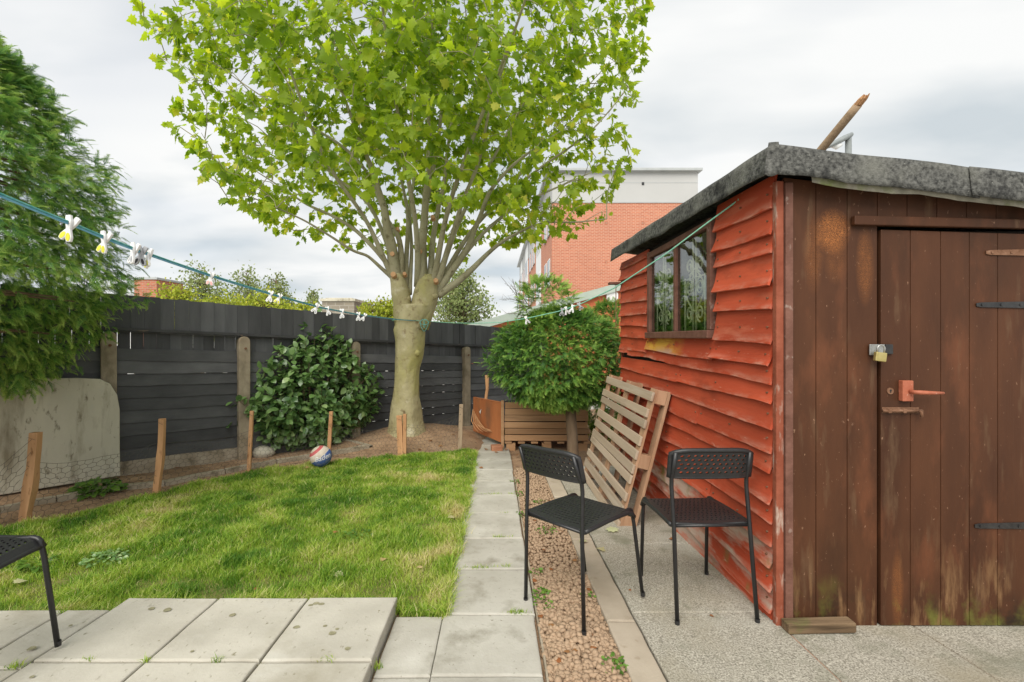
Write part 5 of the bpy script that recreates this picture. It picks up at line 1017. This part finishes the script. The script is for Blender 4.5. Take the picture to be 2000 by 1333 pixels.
# ================================================================== COMPOST CRATE
cr_ = thing('compost_crate', 'compost crate of reused planks on a pallet base with orange side panel', 'crate'); YC = 5.93
xa, xb = fx(986, YC), fx(1150, YC); zt0, zb0 = P(0, 786, YC).z, P(0, 862, YC).z; hh_ = (zt0 - zb0) / 6
for i in range(6):
    z = zb0 + i * hh_; MB().box(xa + random.uniform(-.01, .01), xb + random.uniform(-.02, .02), YC, YC + .02, z + .003, z + hh_ - random.uniform(.002, .007), Matrix.Rotation(R(random.uniform(-.3, .3)), 4, 'Y')).build('plank', 'crate_plank', cr_, bevel=.003)
for i in range(6):
    z = zb0 + i * hh_; box('plank', 'crate_plank', cr_, xb - .03, xb - .01, YC + .025, YC + .9, z + .003, z + hh_ - .004, bevel=.003)
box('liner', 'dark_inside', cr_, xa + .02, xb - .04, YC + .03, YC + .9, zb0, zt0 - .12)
for i in range(7): xk = xa + (xb - xa) * i / 6.4; box('pallet_slat', 'crate_plank', cr_, xk, xk + .09, YC - .02, YC + .9, zb0 - .03, zb0 - .006, bevel=.002)
for xk in (xa + .02, (xa + xb) / 2 - .06, xb - .14): box('pallet_block', 'crate_plank', cr_, xk, xk + .12, YC - .01, YC + .1, zb0 - .135, zb0 - .031, bevel=.003)
box('pallet_runner', 'crate_plank', cr_, xa, xb, YC - .015, YC + .09, zb0 - .16, zb0 - .136, bevel=.002)
box('corner_post', 'crate_plank', cr_, xa - .05, xa - .012, YC - .02, YC + .03, zb0 - .15, zt0 + .02, bevel=.003)
p0, p1 = P(924, 778, 6.75), P(981, 789, YC + .03); p2, p3 = P(981, 866, YC + .03), P(924, 842, 6.75); nn_ = (p1 - p0).cross(p3 - p0).normalized() * .02
op = MB().prism([p0, p1, p2, p3], nn_).build('side_panel', 'orange_panel', cr_, bevel=.003)
q = Vector((0, 0, .018)); MB().prism([p0 + q * .1, p1 + q * .1, p1 + q, p0 + q], nn_ * 1.8).build('top_strip', 'orange_panel', op, bevel=.003)
c_ = p0.lerp(p1, .3).lerp(p3.lerp(p2, .3), .35) - nn_ * .1; nv_ = nn_.normalized() * (-1 if nn_.y > 0 else 1)
uu_ = (p1 - p0).normalized(); MB().prism([c_ + nv_ * .012 + uu_ * a + Vector((0, 0, b)) for a, b in ((-.03, .0), (.005, -.03), (.035, .045), (.0, .02))], nv_ * .002).build('paper_scrap', 'white_patch', op)
MB().box(-.07, .07, -.05, .05, 0, .09, Matrix.Translation((fx(970, 5.8), 5.8, plane(5.8) - .02)) @ Matrix.Rotation(.2, 4, 'Z')).build('brick', 'brick_loose', None, bevel=.006, label='loose red brick on the path end beside the compost crate', cat='brick')
a, b = P(946, 800, 6.5), P(951, 733, 6.5); MB().tube([a + Vector((0, 0, -.3)), a, a.lerp(b, .6) + Vector((.02, 0, 0)), b], [.02, .02, .024, .03], 8).build('branch_stub', 'stake', None, smooth=True, label='cut orange branch standing up behind the orange crate panel', cat='branch')
st_ = thing('dry_stalks', 'pale dry stalks drooping over the foot of the orange crate panel', 'stalks')
for k in range(7):
    a = P(924 + k * 2, 800 + 4 * k, 6.35); b = P(935 + 9 * k, 845, 6.2); MB().tube([a, a.lerp(b, .35) + Vector((-.05, 0, -.05)), a.lerp(b, .75) + Vector((-.03, 0, -.03)), b], [.006, .007, .006, .003], 5).build('stalk', 'stake', st_, smooth=True)

# ================================================================== CLOTHES LINE AND PEGS
def lineY(x): return 1 / (.857 - 8.36e-4 * x) if x < 812 else (1 / (.166 + (x - 835) * 4.33e-4) if x > 835 else 5.85)
line_px = [(-180, 318), (0, 381), (70, 410), (140, 438), (205, 465), (265, 488), (330, 511), (415, 540), (480, 560), (540, 578), (630, 602), (700, 615), (770, 624), (812, 627)]
line_px2 = [(836, 628), (880, 631), (930, 632), (980, 630), (1030, 622), (1090, 609), (1130, 596), (1200, 563), (1300, 497), (1380, 437), (1445, 389)]
def lpt(x, lst=line_px + line_px2):
    for (a, b), (c, d) in zip(lst[:-1], lst[1:]):
        if a <= x <= c: t = (x - a) / (c - a); return P(x, b + (d - b) * t, lineY(x))
cl = thing('clothes_line', 'blue green cord clothes line strung from the plane tree to the shed', 'clothes line')
xs_ = [-180 + 992 * k / 60 for k in range(61)]; A3 = [lpt(x) for x in xs_]
MB().tube([p + Vector((0, 0, .003)) for p in A3], .0034, 6).build('cord', 'rope', cl, smooth=True); MB().tube([p + Vector((0, -.002, -.0032)) for p in A3], .003, 6).build('cord', 'rope_blue', cl, smooth=True)
xs_ = [836 + 609 * k / 50 for k in range(51)]; MB().tube([lpt(x) for x in xs_], .0042, 6).build('cord', 'rope_pale', cl, smooth=True)
tcn_ = P(801, 627, TY); MB().tube([tcn_ + Vector((.242 * math.cos(a), .235 * math.sin(a), .006 * math.sin(a * 2))) for a in [2 * math.pi * k / 36 for k in range(37)]], .004, 6).build('loop', 'rope_pale', cl, smooth=True)
bw = MB(); kc = P(829, 624, 5.87)
for (dx_, dz_, s_) in ((-.055, -.07, 1), (.04, -.16, 1.2), (.0, -.11, .9)): bw.tube([kc + Vector((dx_ * math.sin(t) * s_ + .012 * math.sin(2 * t), -.02, dz_ * (1 - math.cos(t)) / 2)) for t in [2 * math.pi * k / 18 for k in range(19)]], .0038, 6)
bw.build('bow', 'rope', cl, smooth=True)['kind'] = 'stuff'
a = lpt(1445); MB().tube([a + Vector((-.01, -.01, -.012)), a + Vector((.0, 0, .016)), a + Vector((.02, .01, .006)), a + Vector((.03, .01, -.01))], .007, 6).build('knot', 'rope_pale', cl, smooth=True)
def make_peg(style, label, group, spread=15):
    pg = thing('clothes_peg', label, 'peg', group); body = {'yellow': 'peg_white', 'white': 'peg_white', 'grey': 'peg_grey', 'pink': 'peg_white'}[style]
    for s in (-1, 1):
        mt = Matrix.Rotation(R(s * spread * 1.5), 4, 'Y')
        ol = [(-.007, .028), (.007, .028), (.0085, .01), (.0055, -.012), (.009, -.035), (.006, -.047), (-.006, -.047), (-.009, -.035), (-.0055, -.012), (-.0085, .01)]
        mt2 = Matrix.Translation((0, s * .0042, 0)) @ mt; MB().prism([mt2 @ Vector((x, -.0038, z)) for x, z in ol], mt2.to_3x3() @ Vector((0, .0076, 0))).build('jaw', body, pg, bevel=.0015)
        if style in ('yellow', 'pink'):
            ring = [(.0062 * math.cos(t), -.034 + .0115 * math.sin(t)) for t in [2 * math.pi * k / 12 for k in range(12)]]; m_ = 'peg_yellow' if style == 'yellow' else 'peg_pink'
            mt3 = Matrix.Translation((0, s * .0042, 0)) @ mt; MB().prism([mt3 @ Vector((x, -.0048, z)) for x, z in ring], mt3.to_3x3() @ Vector((0, .0096, 0))).build('grip', m_, pg)
        else:
            ring = [(.0042 * math.cos(t), -.032 + .011 * math.sin(t)) for t in [2 * math.pi * k / 12 for k in range(12)]]; mt3 = Matrix.Translation((0, s * .0042, 0)) @ mt; MB().prism([mt3 @ Vector((x, -.0045, z)) for x, z in ring], mt3.to_3x3() @ Vector((0, .009, 0))).build('slot', 'peg_grey' if style == 'white' else 'black_metal', pg)
    MB().tube([(0, -.009, .004), (0, .009, .004)], .0035, 8).build('spring', 'steel', pg); return pg
protos = {}
pegs = [(138, 'yellow', 20, 1.3, 'white peg with yellow grips hanging on the line, farthest along towards the house', 14), (205, 'yellow', 16, 1.2, 'white peg with yellow grips, second along the line from the house', 14), (262, 'white', 12, 1.25, 'white peg with open grips beside the grey one against the cypress', 11), (276, 'grey', 8, 1.2, 'grey peg squeezed between a white and a yellow gripped peg', 11), (290, 'yellow', -4, 1.2, 'white peg with yellow grips next to the grey peg at the cypress edge', 15),
        (412, 'pink', 14, 1.2, 'white peg with pink grips alone on the line before the far birches', 16), (528, 'white', 10, 1.3, None, 16), (545, 'yellow', 24, 1.2, 'white peg with yellow grips in the middle of the line above the fence', 14), (618, 'white', 30, 1.4, None, 22), (640, 'white', -14, 1.3, None, 14), (668, 'white', -4, 1.5, None, 18), (700, 'white', 2, 1.5, None, 16), (712, 'white', 30, 1.4, None, 12),
        (1028, 'white', -20, 1.5, None, 14), (1098, 'grey', 4, 1.35, 'grey peg in the bunch over the clipped conifer', 14), (1106, 'white', -18, 1.35, None, 13), (1118, 'white', 16, 1.3, None, 13), (1132, 'grey', -26, 1.3, 'grey peg at the shed end of the bunch over the conifer', 13)]
for (x, sty, rot_, sc, lab, spr) in pegs:
    if sty not in protos: pg = make_peg(sty, '', 'pegs on the clothes line'); protos[sty] = pg
    else: pg = dup(protos[sty])
    pg['label'] = lab or 'plain white clothes peg with slotted grips ' + ('over the clipped conifer' if x > 1000 else 'over the fence before the grey brick stack' if x > 600 else 'beside the lone yellow gripped peg over the fence'); p = lpt(x); pg.location = p + Vector((0, 0, -.006)); pg.rotation_euler = (R(random.uniform(-8, 8)), R(rot_), R(random.uniform(-35, 35))); pg.scale = (sc * .84 * (1 if x < 400 else .8),) * 3

# ================================================================== BEYOND THE FENCE
gz = -.59
def leaf_tree(px_, ytop, ybot, wpx, Y, m, name, label, n, leaf, kind='round', trunk=True, group='trees beyond the fence'):
    t = thing(name, label, 'tree', group); top = P(px_, ytop, Y); bot = P(px_, ybot, Y); hw = wpx / 2 * Y / F; hz = (top.z - bot.z) / 2; c = np.array([top.x, Y, (top.z + bot.z) / 2]); 
    tr = MB(); tr.tube([(top.x, Y, gz - .05), (top.x + .05, Y, c[2]), (top.x, Y, top.z - hz * .2)], [.09, .05, .012], 7)
    pos = []; 
    for i in range(int(n / 22)):
        d = unit(1)[0]; r_ = rng.uniform(.25, 1) ** .5; wz = d[2] * r_
        wf = (1 - .75 * max(0, wz)) if kind == 'cone' else (1 if kind == 'round' else (1 - .45 * max(0, wz))); p = c + np.array([hw * d[0] * r_ * wf, hw * .8 * d[1] * r_ * wf, hz * wz]) * (1 + .18 * nz(d[0] * 4, d[1] * 4, d[2] * 4 + px_)); st0 = np.array([top.x, Y, min(p[2] - .1, top.z - .1) - .3 * abs(p[0] - top.x)]); tr.tube([st0, (st0 + p) / 2 + np.array([0, 0, .08]), p], [.02, .012, .005], 4, False)
        sp3 = np.array([.17, .17, .3 if kind == 'weep' else .13]) * hw * (1.0 if kind != 'weep' else .9); q = p + rng.normal(0, 1, (22, 3)) * sp3; 
        if kind == 'weep': q[:, 2] -= np.abs(rng.normal(0, .3, 22)) * hz * .5
        pos.append(q)
    tr.build('trunk', 'bark', t); pos = np.concatenate(pos); n = len(pos); fw = rng.normal(0, 1, (n, 3)); fw[:, 2] -= .8; cloud('crown', OV, OF, pos, fw, unit(n) + np.array([0, -.3, .5]), rng.uniform(.7, 1.3, n) * leaf, np.clip(rng.normal(.5, .22, n), 0, 1), m, t)
for (x, yt, yb, wd, Y, n, lab) in [(395, 522, 640, 110, 22, 2600, 'weeping birch beside the yellow green hedge and red chimney'), (482, 520, 640, 78, 25, 2000, 'slim birch in the middle of the birches beyond the fence'), (540, 532, 640, 72, 23, 2000, 'weeping birch farthest from the red chimney among the three'), (612, 562, 640, 52, 24, 700, 'sparse thin birch beside the grey brick stack')]: leaf_tree(x, yt, yb, wd, Y, 'birch_leaf', 'birch_tree', lab, n, .13, 'weep')
leaf_tree(903, 528, 650, 120, 15, 'birch_leaf', 'pointed_tree', 'pointed pale green tree beside the plane tree trunk', 4200, .09, 'cone')
for (x, yt, wd, Y, lab) in [(345, 556, 95, 17, 'yellow green hedge bush beside the red chimney'), (430, 578, 110, 17, 'yellow green hedge bush below the weeping birch'), (515, 572, 110, 16, 'yellow green hedge bush below the slim birches'), (590, 592, 90, 16, 'low yellow green hedge bush beside the grey brick stack')]: leaf_tree(x, yt, 660, wd, Y, 'lime_leaf', 'hedge_bush', lab, 2400, .1, 'round', group='hedge beyond the fence')
leaf_tree(742, 583, 660, 74, 13, 'lime_leaf', 'golden_bush', 'golden yellow bush between the grey brick stack and the plane tree', 2200, .085, 'round', group='hedge beyond the fence')
# chimneys
def stack(x0, x1, yt, Y, dep, m, label, cap, name='chimney'):
    a, b = P(x0, yt, Y), P(x1, yt, Y); t = thing(name, label, 'chimney'); box('stack', m, t, a.x, b.x, Y, Y + dep, gz - .1, a.z - .12); box('cap', cap, t, a.x - .05, b.x + .05, Y - .05, Y + dep + .05, a.z - .119, a.z - .03, bevel=.01); box('crown', cap, t, a.x + .1, b.x - .1, Y + .05, Y + dep - .05, a.z - .029, a.z)
stack(262, 306, 541, 19, 1.6, 'chimney_brick', 'red brick chimney rising over the fence beside the cypress', 'roof_grey')
stack(629, 692, 582, 15, 1.9, 'grey_brick', 'grey brick stack rising over the fence before the golden bush', 'old_concrete')
a, b = P(225, 575, 20), P(268, 575, 20); hs_ = thing('neighbour_house', 'low house with white band behind the red chimney and cypress', 'house')
box('wall', 'cladding_white', hs_, a.x - 3, b.x, 20.5, 24, gz, 2.75); box('band', 'cladding_white', hs_, a.x - 3, b.x - .02, 20.4, 20.49, 2.76, 3.1); MB().prism([(a.x - 3, 20.4, 3.11), (b.x, 20.4, 3.11), (b.x, 24.2, 3.11), (a.x - 3, 24.2, 3.11)], (0, 0, .12)).build('roof', 'roof_grey', hs_)
# red single storey building with sloping verge
YR = 13.5; rb_ = thing('red_building', 'low red rendered building with pale green sloping verge beyond the hedge', 'building')
a, b = P(905, 642, YR), P(1330, 524, YR); MB().prism([(a.x, YR, gz), (b.x, YR, gz), (b.x, YR, b.z - .12), (a.x, YR, a.z - .12)], (0, 5, 0)).build('wall', 'red_render', rb_)
MB().prism([(a.x - .2, YR - .15, a.z - .22), (b.x, YR - .15, b.z - .17), (b.x, YR - .15, b.z + .07), (a.x - .2, YR - .15, a.z + .02)], (0, .12, 0)).build('bargeboard', 'roof_green', rb_)
MB().prism([(a.x - .2, YR - .02, a.z - .11), (b.x, YR - .02, b.z - .11), (b.x, YR - .02, b.z + .05), (a.x - .2, YR - .02, a.z + .0)], (0, 5.3, 0)).build('roof', 'roof_green', rb_)
ab = P(1198, 578, YR - .2); MB().prism([(ab.x + .19 * math.cos(R(22.5 + 45 * k)), YR - .001, ab.z + .2 * math.sin(R(22.5 + 45 * k))) for k in range(8)], (0, -.1, 0)).build('alarm_box', 'cladding_white', rb_, bevel=.015)
# block of flats
YA, XL, XR_, YE = 22.0, 2.78, 10.05, 52.0; zb_, zt_ = P(0, 397, YA).z, P(0, 336, YA).z
fl = thing('block_of_flats', 'red brick block of flats with pale grey top storey behind the shed', 'building')
box('wall', 'flats_brick', fl, XL, XR_, YA, YE, gz - .2, zb_)
box('top_storey', 'cladding', fl, XL + .02, XR_ - .05, YA + .02, YE, zb_ + .04, zt_)
box('drip_strip', 'roof_grey', fl, XL - .03, XR_ + .02, YA - .03, YE, zb_ + .001, zb_ + .039)
box('seam', 'roof_grey', fl, XL, XR_ - .06, YA + .012, YA + .019, P(0, 357, YA).z - .012, P(0, 357, YA).z + .012)
box('roof', 'roof_grey', fl, XL - .3, XR_ + .1, YA - .2, YE, zt_ + .001, zt_ + .14, bevel=.02); box('roof_wing', 'roof_grey', fl, XR_ - .04, XR_ + 1.0, YA + 3, YE, zt_ - .75, zt_ - .4); box('wing_wall', 'cladding', fl, XR_ - .04, XR_ + .6, YA + 3.2, YE, gz, zt_ - .76)
for (x, y) in [(1256, 359)]: c = P(x, y, YA); box('vent', 'black_metal', fl, c.x - .06, c.x + .06, YA, YA + .019, c.z - .07, c.z + .07)
for (x, y) in [(1184, 436), (1256, 435), (1184, 511), (1110, 436)]: c = P(x, y, YA); box('vent', 'chimney_brick', fl, c.x - .07, c.x + .07, YA - .012, YA - .001, c.z - .09, c.z + .07)
for yy in (27.2, 38.0, 46.0):
    box('bay_panel', 'cladding_white', fl, XL - .03, XL - .002, yy, yy + 3.2, gz, zt_ - .1)
    for z in (1.2, 3.95, 6.7):
        w_ = link('window', None, None, fl); box('frame', 'cladding_white', w_, XL - .06, XL - .031, yy + .3, yy + 2.9, z - .1, z + 1.35); box('pane', 'far_glass', w_, XL - .07, XL - .061, yy + .4, yy + 1.55, z, z + 1.25); box('pane', 'far_glass', w_, XL - .07, XL - .061, yy + 1.65, yy + 2.8, z, z + 1.25)
for yy in (22.7, 24.2, 31.6, 33.4, 35.4, 42, 44):
    for z in (1.2, 3.95, 6.55):
        w_ = link('window', None, None, fl); box('frame', 'cladding_white', w_, XL - .03, XL - .002, yy, yy + 1.0, z - .06, z + 1.3); box('pane', 'far_glass', w_, XL - .04, XL - .031, yy + .08, yy + .92, z, z + 1.24); box('sill', 'roof_grey', w_, XL - .08, XL - .0301, yy - .05, yy + 1.05, z - .12, z - .061)
# street lamp
YL = 9.0; lp_ = thing('street_lamp', 'grey metal street lamp head rising behind the shed roof', 'street lamp'); c = P(1657, 268, YL)
MB().tube([(c.x, YL, gz), (c.x, YL, 1.0), (c.x, YL, c.z - .02)], [.085, .07, .055], 12).build('pole', 'lamp_metal', lp_, smooth=True)
e_ = P(1610, 291, YL - .25); d = e_ - c
mb = MB()
for (t, w_, h_) in ((-.14, .05, .045), (-.1, .075, .075), (.25, .1, .09), (.7, .1, .075), (1.0, .05, .03)):
    p = c + d * t; mb.v += [tuple(p + Vector((0, w_ * math.cos(a), 0)) + Vector((0, 0, h_ * math.sin(a) * (.9 if math.sin(a) > 0 else .55)))) for a in [2 * math.pi * k / 10 for k in range(10)]]
for i in range(4):
    for k in range(10): mb.f.append((i * 10 + k, i * 10 + (k + 1) % 10, i * 10 + 10 + (k + 1) % 10, i * 10 + 10 + k))
mb.f += [tuple(range(9, -1, -1)), tuple(range(40, 50))]; mb.build('head', 'lamp_metal', lp_, smooth=True)
p = c + d * .5; MB().tube([p + Vector((.1, 0, -.04)), p + Vector((0, 0, -.075)), p - Vector((.12, 0, .055))], [.03, .06, .03], 10).build('lens', 'cladding_white', lp_, smooth=True)

print('triangles', sum(len(o.data.loops) - 2 * len(o.data.polygons) for o in bpy.data.objects if o.type == 'MESH'))
